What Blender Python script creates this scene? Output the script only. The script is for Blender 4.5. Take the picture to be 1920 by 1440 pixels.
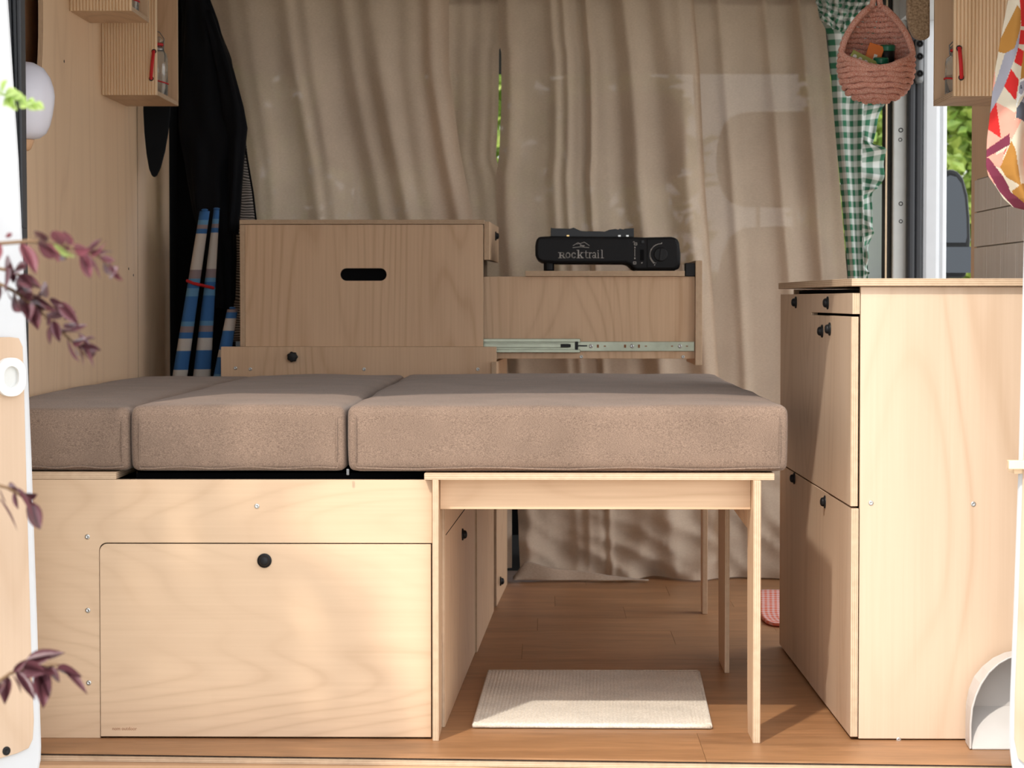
import bpy, bmesh, math, random
from mathutils import Vector, Matrix, noise
random.seed(7)
SC = bpy.context.scene
COL = SC.collection
for o in list(bpy.data.objects):
    bpy.data.objects.remove(o)

# ------------------------------------------------------------------ camera
F = 4600.0
PITCH = math.atan(158 / F)
YAW = math.atan(65 / F * math.cos(PITCH))
CAM = Vector((0, -4.0, 0.72))
cam = bpy.data.cameras.new('camera')
cam.sensor_width = 36
cam.lens = 36 * F / 1920
cam.clip_end = 200
cam.dof.use_dof = True
cam.dof.focus_distance = 4.6
cam.dof.aperture_fstop = 11
co = bpy.data.objects.new('camera', cam)
COL.objects.link(co)
co.location = CAM
co.rotation_euler = (math.pi / 2 - PITCH, 0, YAW)
SC.camera = co

# ------------------------------------------------------------------ light
W = bpy.data.worlds.new('sky'); SC.world = W
W.use_nodes = True
wb = W.node_tree.nodes['Background']
wb.inputs[0].default_value = (0.96, 0.97, 1.0, 1)
wb.inputs[1].default_value = 1.8
SUN_DIR = Vector((0.42, 1.0, -1.15))
sun = bpy.data.lights.new('sun', 'SUN')
sun.energy = 2.05; sun.angle = math.radians(1.5); sun.color = (1.0, 0.93, 0.84)
so = bpy.data.objects.new('sun', sun); COL.objects.link(so)
so.location = (-3, -6, 6)
so.rotation_euler = SUN_DIR.to_track_quat('-Z', 'Y').to_euler()
SC.view_settings.view_transform = 'Standard'
SC.view_settings.look = 'None'
SC.view_settings.gamma = 1
SC.view_settings.use_curve_mapping = False
SC.view_settings.exposure = 0.6

# ------------------------------------------------------------------ measuring helpers
_f = Vector((-math.sin(YAW) * math.cos(PITCH), math.cos(YAW) * math.cos(PITCH), -math.sin(PITCH)))
_r = Vector((math.cos(YAW), math.sin(YAW), 0))
_u = _r.cross(_f)
def ray(px, py): return _f + _r * ((px - 960) / F) + _u * ((720 - py) / F)
def P(px, py, Y):
    d = ray(px, py); return CAM + d * ((Y - CAM.y) / d.y)
def PZ(px, py, Z):
    d = ray(px, py); return CAM + d * ((Z - CAM.z) / d.z)
def PX(px, py, X):
    d = ray(px, py); return CAM + d * ((X - CAM.x) / d.x)
def PL(px, py, H, n):
    d = ray(px, py); return CAM + d * ((H - CAM).dot(n) / d.dot(n))
V = Vector

# ------------------------------------------------------------------ materials
MATS = {}
def new_mat(name):
    m = bpy.data.materials.new(name); m.use_nodes = True
    MATS[name] = m
    nt = m.node_tree
    return m, nt, nt.nodes['Principled BSDF']
def nd(nt, t, **kw):
    n = nt.nodes.new(t)
    for k, v in kw.items():
        if k.startswith('i_'):
            key = k[2:]
            key = int(key) if key.isdigit() else key.replace('_', ' ')
            n.inputs[key].default_value = v
        else: setattr(n, k, v)
    return n
def math_(nt, op, a, b=None, c=None):
    n = nt.nodes.new('ShaderNodeMath'); n.operation = op
    for i, v in enumerate((a, b, c)):
        if v is None: continue
        if isinstance(v, (int, float)): n.inputs[i].default_value = v
        else: nt.links.new(v, n.inputs[i])
    return n.outputs[0]
def mixc(nt, fac, a, b, blend='MIX'):
    n = nt.nodes.new('ShaderNodeMix'); n.data_type = 'RGBA'; n.blend_type = blend
    for s, v in ((n.inputs[0], fac), (n.inputs[6], a), (n.inputs[7], b)):
        if isinstance(v, (int, float)): s.default_value = v
        elif isinstance(v, tuple): s.default_value = (v + (1,))[:4]
        else: nt.links.new(v, s)
    return n.outputs[2]
def ramp(nt, fac, stops, interp='LINEAR'):
    n = nt.nodes.new('ShaderNodeValToRGB'); n.color_ramp.interpolation = interp
    e = n.color_ramp.elements
    while len(e) < len(stops): e.new(0.5)
    for x, (p, c) in zip(e, stops):
        x.position = p; x.color = (c + (1,))[:4] if isinstance(c, tuple) else (c, c, c, 1)
    nt.links.new(fac, n.inputs[0]); return n.outputs[0]
def coords(nt, scale=(1, 1, 1), rnd=9.0, src='pos'):
    if src == 'pos': p = nd(nt, 'ShaderNodeNewGeometry').outputs['Position']
    elif src == 'uv': p = nd(nt, 'ShaderNodeTexCoord').outputs['UV']
    else: p = nd(nt, 'ShaderNodeTexCoord').outputs['Object']
    if rnd:
        oi = nd(nt, 'ShaderNodeObjectInfo')
        s = math_(nt, 'MULTIPLY', oi.outputs['Random'], rnd)
        c = nd(nt, 'ShaderNodeCombineXYZ')
        for i in range(3): nt.links.new(s, c.inputs[i])
        a = nd(nt, 'ShaderNodeVectorMath', operation='ADD')
        nt.links.new(p, a.inputs[0]); nt.links.new(c.outputs[0], a.inputs[1]); p = a.outputs[0]
    mp = nd(nt, 'ShaderNodeMapping'); mp.inputs['Scale'].default_value = scale
    nt.links.new(p, mp.inputs['Vector'])
    return mp.outputs[0]
def noise_(nt, vec, scale, detail=3, rough=.5, dist=0):
    n = nd(nt, 'ShaderNodeTexNoise'); n.inputs['Scale'].default_value = scale
    n.inputs['Detail'].default_value = detail; n.inputs['Roughness'].default_value = rough
    n.inputs['Distortion'].default_value = dist
    nt.links.new(vec, n.inputs['Vector']); return n.outputs[0]
def bump(nt, b, h, strength, dist=0.002):
    n = nd(nt, 'ShaderNodeBump'); n.inputs['Strength'].default_value = strength
    n.inputs['Distance'].default_value = dist
    nt.links.new(h, n.inputs['Height']); nt.links.new(n.outputs[0], b.inputs['Normal'])
def plain(name, col, rough=.5, metal=0, var=.06, spec=.5, scale=30, bmp=0):
    m, nt, b = new_mat(name)
    v = coords(nt, rnd=3)
    n = noise_(nt, v, scale, 4)
    f = ramp(nt, n, [(.3, 1 - var), (.7, 1 + var)])
    nt.links.new(mixc(nt, 1.0, col, f, 'MULTIPLY'), b.inputs['Base Color'])
    b.inputs['Roughness'].default_value = rough; b.inputs['Metallic'].default_value = metal
    b.inputs['Specular IOR Level'].default_value = spec
    if bmp: bump(nt, b, noise_(nt, v, scale * 4, 3), bmp)
    return m
def plywood(name, axis, light=(.68, .475, .305), dark=(.49, .305, .175), rings=34, seed=9.0, rough=.5, streak=.35):
    m, nt, b = new_mat(name)
    sc = {'X': (.55, 3.2, 3.2), 'Y': (3.2, .55, 3.2), 'Z': (3.2, 3.2, .55)}[axis]
    fi = {'X': (4, 190, 190), 'Y': (190, 4, 190), 'Z': (190, 190, 4)}[axis]
    v = coords(nt, sc, seed)
    n = noise_(nt, v, 1.15, 1.6, .4, .2)
    s = math_(nt, 'SINE', math_(nt, 'MULTIPLY', n, rings * 6.283))
    line = ramp(nt, math_(nt, 'MULTIPLY_ADD', s, .5, .5), [(.0, 0.0), (.5, .06), (.9, .5), (1, 1.0)])
    fade = ramp(nt, noise_(nt, coords(nt, tuple(x * .8 for x in sc), seed), 1.9, 2), [(.35, .15), (.65, 1.0)])
    line = math_(nt, 'MULTIPLY', line, fade)
    fib = noise_(nt, coords(nt, fi, seed), 1.0, 2)
    blot = noise_(nt, coords(nt, tuple(x * .9 for x in sc), seed), 1.4, 2)
    f = math_(nt, 'ADD', math_(nt, 'MULTIPLY', line, .50), math_(nt, 'MULTIPLY', math_(nt, 'SUBTRACT', fib, .38), streak * 2.2))
    f = math_(nt, 'ADD', f, math_(nt, 'MULTIPLY', math_(nt, 'SUBTRACT', blot, .42), .8))
    nt.links.new(mixc(nt, ramp(nt, f, [(0, 0.0), (1, 1.0)]), light, dark), b.inputs['Base Color'])
    b.inputs['Roughness'].default_value = rough; b.inputs['Specular IOR Level'].default_value = .35
    bump(nt, b, fib, .08, .0006)
    return m
def ply_edge(name, axis, light=(.62, .46, .31), dark=(.30, .18, .10), period=.0032):
    m, nt, b = new_mat(name)
    g = nd(nt, 'ShaderNodeNewGeometry')
    s = nd(nt, 'ShaderNodeSeparateXYZ'); nt.links.new(g.outputs['Position'], s.inputs[0])
    c = s.outputs['XYZ'.index(axis)]
    w = math_(nt, 'SINE', math_(nt, 'MULTIPLY', c, 6.283 / period))
    n = noise_(nt, coords(nt, (30, 30, 30), 5), 3, 3)
    f = math_(nt, 'ADD', math_(nt, 'MULTIPLY_ADD', w, .34, .36), math_(nt, 'MULTIPLY', math_(nt, 'SUBTRACT', n, .5), .5))
    nt.links.new(mixc(nt, ramp(nt, f, [(0, 0.), (1, 1.)]), light, dark), b.inputs['Base Color'])
    b.inputs['Roughness'].default_value = .7
    return m
for a in 'XYZ':
    plywood('ply_' + a, a)
    plywood('wallply_' + a, a, (.84, .61, .40), (.70, .48, .30), rings=10, streak=.25)
    ply_edge('edge_' + a, a)
plywood('front_ply', 'X', (.635, .457, .303), (.49, .33, .205), rings=40, streak=.22)
plywood('kitchen_ply', 'Z', (.615, .458, .328), (.485, .332, .215), rings=16, streak=.22)
plywood('fluted', 'Z', (.78, .575, .37), (.58, .39, .22), rings=5)
plywood('lamp_wood', 'X', (.50, .30, .17), (.36, .2, .1))
plain('van_white', (.60, .62, .64), .35, var=.02)
plain('seal_black', (.022, .024, .028), .55)
plain('black_plastic', (.009, .009, .010), .45, spec=.25)
plain('black_felt', (.006, .006, .007), .95, spec=.1)
plain('coat', (.0035, .004, .006), .8, spec=.15, bmp=.2)
plain('board_black', (.005, .006, .008), .6, spec=.1)
plain('stove_black', (.008, .008, .009), .5, spec=.2)
plain('stove_enamel', (.006, .007, .009), .3, spec=.25)
plain('print_grey', (.42, .40, .37), .6)
plain('steel', (.55, .56, .55), .35, 1.0)
plain('zinc', (.33, .35, .27), .36, .9, .12)
plain('brass', (.6, .42, .18), .3, 1.0)
plain('red_cord', (.52, .012, .015), .7, bmp=.3, scale=200)
plain('lettering_brown', (.26, .10, .04), .8)
plain('pan_plastic', (.56, .53, .50), .45, var=.02)
plain('pillar_grey', (.62, .63, .61), .4, var=.04)
plain('hinge_metal', (.15, .155, .16), .45, .2)
plain('orange_pack', (.80, .20, .02), .4)
plain('green_card', (.34, .37, .10), .5)
plain('white_dot', (.8, .8, .75), .5)
plain('lid_green', (.005, .16, .085), .35)
plain('seat_fabric', (.045, .047, .05), .9)
plain('rock_dark', (.03, .03, .028), .9)
plain('bark', (.17, .10, .05), .8)
plain('grout', (.40, .36, .31), .9)
plain('mirror_shell', (.012, .013, .014), .5, spec=.2)
plain('pale_wood', (.78, .6, .4), .6)
def glassy():
    m, nt, b = new_mat('glass')
    b.inputs['Transmission Weight'].default_value = .92
    b.inputs['Base Color'].default_value = (.93, .96, .95, 1)
    b.inputs['Roughness'].default_value = .03
    m, nt, b = new_mat('mirror_glass')
    b.inputs['Metallic'].default_value = 1; b.inputs['Roughness'].default_value = .05
    b.inputs['Base Color'].default_value = (.05, .055, .06, 1)
    m, nt, b = new_mat('lamp_shade')
    b.inputs['Base Color'].default_value = (.58, .57, .63, 1); b.inputs['Roughness'].default_value = .42
    b.inputs['Subsurface Weight'].default_value = .25
    b.inputs['Subsurface Radius'].default_value = (.02, .02, .02)
glassy()
def fabric(name, c1, c2, sc=(420, 420, 900), strength=.5, trans=0.0, rough=.95, lowvar=.1, see=0):
    m, nt, b = new_mat(name)
    v = coords(nt, sc, 0)
    n = noise_(nt, v, 1.0, 2.5, .6)
    big = noise_(nt, coords(nt, (6, 6, 6), 3), 1.5, 2)
    c = mixc(nt, ramp(nt, n, [(.32, 0.), (.68, 1.)]), c1, c2)
    c = mixc(nt, 1.0, c, ramp(nt, big, [(.3, 1 - lowvar), (.7, 1 + lowvar)]), 'MULTIPLY')
    nt.links.new(c, b.inputs['Base Color'])
    b.inputs['Roughness'].default_value = rough; b.inputs['Specular IOR Level'].default_value = .15
    if 'Sheen Weight' in b.inputs: b.inputs['Sheen Weight'].default_value = .15
    bump(nt, b, n, strength, .0008)
    if trans:
        t = nd(nt, 'ShaderNodeBsdfTranslucent'); nt.links.new(c, t.inputs[0])
        mx = nd(nt, 'ShaderNodeMixShader'); mx.inputs[0].default_value = trans
        nt.links.new(b.outputs[0], mx.inputs[1]); nt.links.new(t.outputs[0], mx.inputs[2])
        out = mx.outputs[0]
        if see:
            tp = nd(nt, 'ShaderNodeBsdfTransparent'); m2 = nd(nt, 'ShaderNodeMixShader'); m2.inputs[0].default_value = see
            nt.links.new(out, m2.inputs[1]); nt.links.new(tp.outputs[0], m2.inputs[2]); out = m2.outputs[0]
        nt.links.new(out, nt.nodes['Material Output'].inputs[0])
    return m
fabric('cushion', (.125, .085, .062), (.295, .206, .153), (560, 560, 1150), .6)
fabric('linen', (.66, .525, .395), (.74, .60, .465), (160, 160, 620), .25, trans=.36, lowvar=.05, see=.02)
fabric('lining', (.36, .27, .20), (.44, .34, .26), (160, 160, 620), .25)
fabric('mat_weave', (.56, .50, .41), (.72, .66, .56), (300, 120, 300), .8)
fabric('boucle', (.20, .13, .075), (.42, .30, .19), (240, 240, 240), 1.0)
def net_mat():
    m, nt, b = new_mat('mesh_bag')
    g = nd(nt, 'ShaderNodeNewGeometry'); sx = nd(nt, 'ShaderNodeSeparateXYZ'); nt.links.new(g.outputs['Position'], sx.inputs[0])
    wob = math_(nt, 'MULTIPLY', noise_(nt, coords(nt, (8, 8, 8), 0), 2, 2), .02)
    w = math_(nt, 'SINE', math_(nt, 'MULTIPLY', math_(nt, 'ADD', sx.outputs[2], wob), 6.283 / .0068))
    nt.links.new(mixc(nt, ramp(nt, math_(nt, 'MULTIPLY_ADD', w, .5, .5), [(.35, 0.), (.6, 1.)]), (.03, .028, .026), (.42, .37, .33)), b.inputs['Base Color'])
    b.inputs['Roughness'].default_value = .9
net_mat()
fabric('rope', (.70, .24, .16), (.95, .64, .54), (420, 420, 420), 1.0)
def leafmat(name, c1, c2, trans=.3, rough=.4):
    m, nt, b = new_mat(name)
    oi = nd(nt, 'ShaderNodeObjectInfo')
    n = noise_(nt, coords(nt, (1, 1, 1), 5), 9, 2)
    c = mixc(nt, ramp(nt, n, [(.3, 0.), (.7, 1.)]), c1, c2)
    nt.links.new(c, b.inputs['Base Color']); b.inputs['Roughness'].default_value = rough
    t = nd(nt, 'ShaderNodeBsdfTranslucent'); nt.links.new(c, t.inputs[0])
    mx = nd(nt, 'ShaderNodeMixShader'); mx.inputs[0].default_value = trans
    nt.links.new(b.outputs[0], mx.inputs[1]); nt.links.new(t.outputs[0], mx.inputs[2])
    nt.links.new(mx.outputs[0], nt.nodes['Material Output'].inputs[0])
leafmat('leaf_red', (.075, .024, .032), (.15, .055, .065), .2, .3)
leafmat('leaf_pink', (.26, .085, .10), (.17, .05, .07), .3, .35)
leafmat('leaf_green', (.17, .29, .05), (.42, .50, .12), .45)
leafmat('leaf_sprig', (.45, .62, .16), (.6, .75, .3), .45)
def checks(name, ca, cb, period, mode='gingham'):
    m, nt, b = new_mat(name)
    uv = nd(nt, 'ShaderNodeTexCoord').outputs['UV']
    s = nd(nt, 'ShaderNodeSeparateXYZ'); nt.links.new(uv, s.inputs[0])
    fs = []
    for i in (0, 1):
        w = math_(nt, 'SINE', math_(nt, 'MULTIPLY', s.outputs[i], 6.283 / period))
        fs.append(ramp(nt, math_(nt, 'MULTIPLY_ADD', w, .5, .5), [(.42, 0.), (.58, 1.)]))
    f = math_(nt, 'MULTIPLY', math_(nt, 'ADD', fs[0], fs[1]), .5)
    c = mixc(nt, f, ca, cb)
    nt.links.new(c, b.inputs['Base Color']); b.inputs['Roughness'].default_value = .9
    t = nd(nt, 'ShaderNodeBsdfTranslucent'); nt.links.new(c, t.inputs[0])
    mx = nd(nt, 'ShaderNodeMixShader'); mx.inputs[0].default_value = .3
    nt.links.new(b.outputs[0], mx.inputs[1]); nt.links.new(t.outputs[0], mx.inputs[2])
    nt.links.new(mx.outputs[0], nt.nodes['Material Output'].inputs[0])
checks('gingham', (.78, .80, .77), (.045, .20, .11), .0285)
checks('coral_check', (.85, .62, .60), (.80, .17, .08), .0125)
def stripes():
    m, nt, b = new_mat('windbreak')
    uv = nd(nt, 'ShaderNodeTexCoord').outputs['UV']
    s = nd(nt, 'ShaderNodeSeparateXYZ'); nt.links.new(uv, s.inputs[0])
    f = math_(nt, 'FRACT', math_(nt, 'MULTIPLY', s.outputs[1], 1 / .42))
    B, L, Wt, G = (.035, .13, .33), (.10, .25, .42), (.52, .48, .43), (.24, .19, .20)
    c = ramp(nt, f, [(0, B), (.05, L), (.075, G), (.10, B), (.128, Wt), (.335, G), (.385, L), (.41, B), (.44, L), (.485, B), (.63, L), (.66, G), (.695, B), (.73, Wt), (.80, B), (.91, Wt), (.95, B)], 'CONSTANT')
    nt.links.new(c, b.inputs['Base Color']); b.inputs['Roughness'].default_value = .9
stripes()
def floor_mat():
    m, nt, b = new_mat('floor_wood')
    v = coords(nt, (1.2, 6, 6), 9)
    n = noise_(nt, v, 2.2, 4, .55, .6)
    fib = noise_(nt, coords(nt, (14, 150, 150), 9), 1, 4)
    f = math_(nt, 'ADD', math_(nt, 'MULTIPLY', n, .8), math_(nt, 'MULTIPLY', fib, .6))
    c = mixc(nt, ramp(nt, f, [(.5, 0.), (.92, 1.)]), (.225, .108, .045), (.40, .20, .088))
    sc = noise_(nt, coords(nt, (3, 22, 22), 0), 2.0, 6, .7)
    wear = ramp(nt, sc, [(.66, 0.), (.80, .55)])
    c = mixc(nt, wear, c, (.62, .50, .40))
    nt.links.new(c, b.inputs['Base Color'])
    b.inputs['Roughness'].default_value = .42; b.inputs['Specular IOR Level'].default_value = .4
    bump(nt, b, fib, .1, .0008)
floor_mat()
def tile_mat():
    m, nt, b = new_mat('tile')
    n = noise_(nt, coords(nt, (60, 60, 3), 9), 1.2, 4, .6)
    c = mixc(nt, ramp(nt, n, [(.35, 0.), (.7, 1.)]), (.80, .74, .66), (.88, .84, .77))
    nt.links.new(c, b.inputs['Base Color']); b.inputs['Roughness'].default_value = .6
    bump(nt, b, n, .4, .001)
tile_mat()
def pale_ground_mat():
    m, nt, b = new_mat('pale_ground')
    n = noise_(nt, coords(nt, (1, 1, 1), 0), 14, 6)
    nt.links.new(mixc(nt, ramp(nt, n, [(.3, 0.), (.7, 1.)]), (.36, .34, .30), (.50, .48, .43)), b.inputs['Base Color'])  # pale grey ground, lightened to bounce daylight into the van
    b.inputs['Roughness'].default_value = .95
pale_ground_mat()
for nm, c in dict(t_red=(.66, .022, .02), t_pink=(.80, .37, .28), t_cream=(.70, .62, .48), t_ochre=(.45, .21, .04),
                  t_grey=(.36, .36, .42), t_plum=(.20, .03, .065), t_slate=(.09, .10, .13), t_white=(.8, .79, .76)).items():
    plain(nm, c, .9, var=.05)

# ------------------------------------------------------------------ mesh building
ORG = {}
def org(o): return ORG.get(o.name, V((0, 0, 0))) if o else V((0, 0, 0))
class MB:
    def __init__(s): s.v = []; s.f = []; s.m = []; s.uv = []; s.M = None; s.mi = 0
    def av(s, p):
        p = V(p)
        if s.M is not None: p = s.M @ p
        s.v.append(p); return len(s.v) - 1
    def face(s, idx, uv=None, mi=None):
        s.f.append(tuple(idx)); s.m.append(s.mi if mi is None else mi); s.uv.append(uv)
    def hexa(s, c, edge_axis=None):
        # c: 8 corners (z0: 0-3 ccw, z1: 4-7)
        i = [s.av(p) for p in c]
        for q, ax in (((0, 3, 2, 1), 'Z'), ((4, 5, 6, 7), 'Z'), ((0, 1, 5, 4), 'Y'), ((2, 3, 7, 6), 'Y'), ((1, 2, 6, 5), 'X'), ((3, 0, 4, 7), 'X')):
            s.face([i[k] for k in q], mi=(1 if edge_axis and ax != edge_axis else s.mi))
        return s
    def box(s, x0, x1, y0, y1, z0, z1, t=None):
        return s.hexa([(x0, y0, z0), (x1, y0, z0), (x1, y1, z0), (x0, y1, z0), (x0, y0, z1), (x1, y0, z1), (x1, y1, z1), (x0, y1, z1)], t)
    def tube(s, pts, r, n=8, closed=False, caps=True):
        pts = [V(p) for p in pts]; k = len(pts); rings = []
        rr = r if isinstance(r, (list, tuple)) else [r] * k
        up = None
        for j in range(k):
            a = pts[(j - 1) % k] if (closed or j) else pts[j]
            b = pts[(j + 1) % k] if (closed or j < k - 1) else pts[j]
            t = (b - a).normalized()
            if up is None:
                up = t.orthogonal().normalized()
            else:
                up = (up - t * up.dot(t))
                up = up.normalized() if up.length > 1e-6 else t.orthogonal().normalized()
            w = t.cross(up)
            rings.append([s.av(pts[j] + (up * math.cos(2 * math.pi * q / n) + w * math.sin(2 * math.pi * q / n)) * rr[j]) for q in range(n)])
        for j in range(k if closed else k - 1):
            A, B = rings[j], rings[(j + 1) % k]
            for q in range(n): s.face((A[q], A[(q + 1) % n], B[(q + 1) % n], B[q]))
        if caps and not closed:
            s.face(rings[0][::-1]); s.face(rings[-1])
        return s
    def lathe(s, prof, c=(0, 0, 0), axis='Z', n=20, closed_ends=True):
        c = V(c); ax = {'Z': (V((1, 0, 0)), V((0, 1, 0)), V((0, 0, 1))), 'Y': (V((1, 0, 0)), V((0, 0, 1)), V((0, -1, 0))),
                        'X': (V((0, -1, 0)), V((0, 0, 1)), V((-1, 0, 0))), '+X': (V((0, 1, 0)), V((0, 0, 1)), V((1, 0, 0)))}[axis]
        rings = []
        for r, h in prof:
            rings.append([s.av(c + (ax[0] * math.cos(2 * math.pi * q / n) + ax[1] * math.sin(2 * math.pi * q / n)) * max(r, 1e-5) + ax[2] * h) for q in range(n)])
        for A, B in zip(rings, rings[1:]):
            for q in range(n): s.face((A[q], A[(q + 1) % n], B[(q + 1) % n], B[q]))
        if closed_ends:
            s.face(rings[0][::-1]); s.face(rings[-1])
        return s
    def prism(s, poly, fn, d0, d1):
        # poly 2D, fn(u, v, d) -> point ; mat 0 faces, mat 1 rim
        a = [s.av(fn(u, v, d0)) for u, v in poly]; b = [s.av(fn(u, v, d1)) for u, v in poly]
        s.face(a, mi=0); s.face(b[::-1], mi=0)
        n = len(poly)
        for i in range(n): s.face((a[i], b[i], b[(i + 1) % n], a[(i + 1) % n]), mi=1)
        return s
    def grid(s, fn, nu, nv, uvfn=None, matfn=None, wrap=False):
        idx = [[s.av(fn(i / nu, j / nv)) for i in range(nu + (0 if wrap else 1))] for j in range(nv + 1)]
        for j in range(nv):
            for i in range(nu):
                i2 = (i + 1) % nu if wrap else i + 1
                uv = None
                if uvfn: uv = [uvfn(a / nu, b / nv) for a, b in ((i, j), (i + 1, j), (i + 1, j + 1), (i, j + 1))]
                s.face((idx[j][i], idx[j][i2], idx[j + 1][i2], idx[j + 1][i]), uv, matfn((i + .5) / nu, (j + .5) / nv) if matfn else None)
        return s
    def build(s, name, mats, parent=None, smooth=False, bevel=0, base=None, solid=0, subd=0, fix=True):
        if isinstance(mats, str): mats = [mats]
        o0 = org(parent)
        if parent is None:
            o0 = V(base) if base is not None else V((sum(p.x for p in s.v) / len(s.v), sum(p.y for p in s.v) / len(s.v), min(p.z for p in s.v)))
        me = bpy.data.meshes.new(name)
        me.from_pydata([tuple(p - o0) for p in s.v], [], s.f)
        for m in mats: me.materials.append(MATS[m])
        nm = len(mats)
        me.polygons.foreach_set('material_index', [min(x, nm - 1) for x in s.m])
        if any(u is not None for u in s.uv):
            lay = me.uv_layers.new(name='UVMap')
            for p, u in zip(me.polygons, s.uv):
                if u:
                    for li, c in zip(p.loop_indices, u): lay.data[li].uv = c
        if fix:
            bm = bmesh.new(); bm.from_mesh(me)
            bmesh.ops.recalc_face_normals(bm, faces=bm.faces); bm.to_mesh(me); bm.free()
        if smooth:
            me.polygons.foreach_set('use_smooth', [True] * len(me.polygons))
        o = bpy.data.objects.new(name, me); COL.objects.link(o)
        if parent is None: o.location = o0
        else: o.parent = parent
        ORG[o.name] = o0
        if bevel:
            md = o.modifiers.new('bevel', 'BEVEL'); md.width = bevel; md.segments = 2; md.limit_method = 'ANGLE'
        if solid:
            md = o.modifiers.new('solid', 'SOLIDIFY'); md.thickness = solid; md.offset = 0
        if subd:
            md = o.modifiers.new('sub', 'SUBSURF'); md.levels = subd; md.render_levels = subd
        return o
def tag(o, label=None, cat=None, group=None, kind=None):
    if label: o['label'] = label
    if cat: o['category'] = cat
    if group: o['group'] = group
    if kind: o['kind'] = kind
    return o
def thing(name, base, label, cat, group=None, kind=None):
    o = bpy.data.objects.new(name, None); COL.objects.link(o)
    o.location = V(base); ORG[o.name] = V(base); o.empty_display_size = .05
    return tag(o, label, cat, group, kind)
def struct(o): o['kind'] = 'structure'; return o
def board(name, x0, x1, y0, y1, z0, z1, t, grain, parent=None, mat='ply_', bevel=.0008, **kw):
    o = MB().box(min(x0, x1), max(x0, x1), min(y0, y1), max(y0, y1), min(z0, z1), max(z0, z1), t)
    m = mat + grain if mat.endswith('_') else mat
    return o.build(name, [m, 'edge_' + t], parent, bevel=bevel, **kw)
def board8(name, c, t, grain, parent, mat='ply_', bevel=.0008):
    return MB().hexa(c, t).build(name, [mat + grain if mat.endswith('_') else mat, 'edge_' + t], parent, bevel=bevel)
XZ = lambda u, v, d: (u, d, v)
YZ = lambda u, v, d: (d, u, v)
XY = lambda u, v, d: (u, v, d)
def rrect(x0, x1, y0, y1, r, n=5, corners=(1, 1, 1, 1)):
    out = []
    for (cx, cy, a0, on) in ((x1, y1, 0, corners[0]), (x0, y1, 90, corners[1]), (x0, y0, 180, corners[2]), (x1, y0, 270, corners[3])):
        if not on: out.append((cx, cy)); continue
        mx = cx - r if cx == x1 else cx + r; my = cy - r if cy == y1 else cy + r
        for k in range(n + 1):
            a = math.radians(a0 + 90 * k / n); out.append((mx + r * math.cos(a), my + r * math.sin(a)))
    return out
def plate(name, loops, fn, d0, d1, mats, parent=None, bevel=0):
    """flat plate with holes: 2D filled curve, extruded from d0 to d1"""
    cu = bpy.data.curves.new('tmp', 'CURVE'); cu.dimensions = '2D'; cu.fill_mode = 'BOTH'
    for lp in loops:
        sp = cu.splines.new('POLY'); sp.points.add(len(lp) - 1); sp.use_cyclic_u = True
        for p, (x, y) in zip(sp.points, lp): p.co = (x, y, 0, 1)
    cu.extrude = .5
    ob = bpy.data.objects.new('tmp', cu)
    me = ob.to_mesh()
    mb = MB()
    for v_ in me.vertices: mb.av(fn(v_.co.x, v_.co.y, d0 if v_.co.z < 0 else d1))
    for p in me.polygons: mb.face(list(p.vertices), mi=0 if abs(p.normal.z) > .7 else 1)
    ob.to_mesh_clear(); bpy.data.objects.remove(ob); bpy.data.curves.remove(cu)
    bm = None
    o = mb.build(name, mats, parent, bevel=bevel)
    b2 = bmesh.new(); b2.from_mesh(o.data); bmesh.ops.remove_doubles(b2, verts=b2.verts, dist=1e-6)
    bmesh.ops.recalc_face_normals(b2, faces=b2.faces); b2.to_mesh(o.data); b2.free()
    return o
SHARED = {}
def shared(key, maker, name, loc, parent, mats, rot=None):
    if key not in SHARED:
        mb = MB(); maker(mb)
        me = bpy.data.meshes.new(name); me.from_pydata([tuple(p) for p in mb.v], [], mb.f)
        for m in ([mats] if isinstance(mats, str) else mats): me.materials.append(MATS[m])
        me.polygons.foreach_set('material_index', mb.m)
        bm = bmesh.new(); bm.from_mesh(me); bmesh.ops.recalc_face_normals(bm, faces=bm.faces); bm.to_mesh(me); bm.free()
        me.polygons.foreach_set('use_smooth', [True] * len(me.polygons))
        SHARED[key] = me
    o = bpy.data.objects.new(name, SHARED[key]); COL.objects.link(o)
    o.parent = parent; o.location = V(loc) - org(parent); ORG[o.name] = V(loc)
    if rot: o.rotation_euler = rot
    return o
def screw(loc, parent, axis='Y'):
    def mk(mb):
        mb.lathe([(.0042, -.001), (.0042, .0008), (.0033, .0015), (.0012, .0016), (.001, .0006)], axis=axis, n=12)
    return shared('screw' + axis, mk, 'screw', loc, parent, 'steel')
def knob(loc, parent, axis='Y', k=1.0):
    def mk(mb):
        mb.lathe([(.0125 * k, -.001), (.0125 * k, .002 * k), (.0118 * k, .003 * k), (.009 * k, .0035 * k), (.0088 * k, .006 * k), (.0075 * k, .0088 * k), (.0045 * k, .0104 * k), (.0, .011 * k)], axis=axis, n=20)
    return shared('knob%s%.2f' % (axis, k), mk, 'knob', loc, parent, 'black_plastic')

# ================================================================== THE VAN SHELL
YB, YE = 2.2, -0.16          # curtain line, rear sill
LW, RW = -0.952, 0.885       # wall planes
ROOF = 1.62
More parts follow.
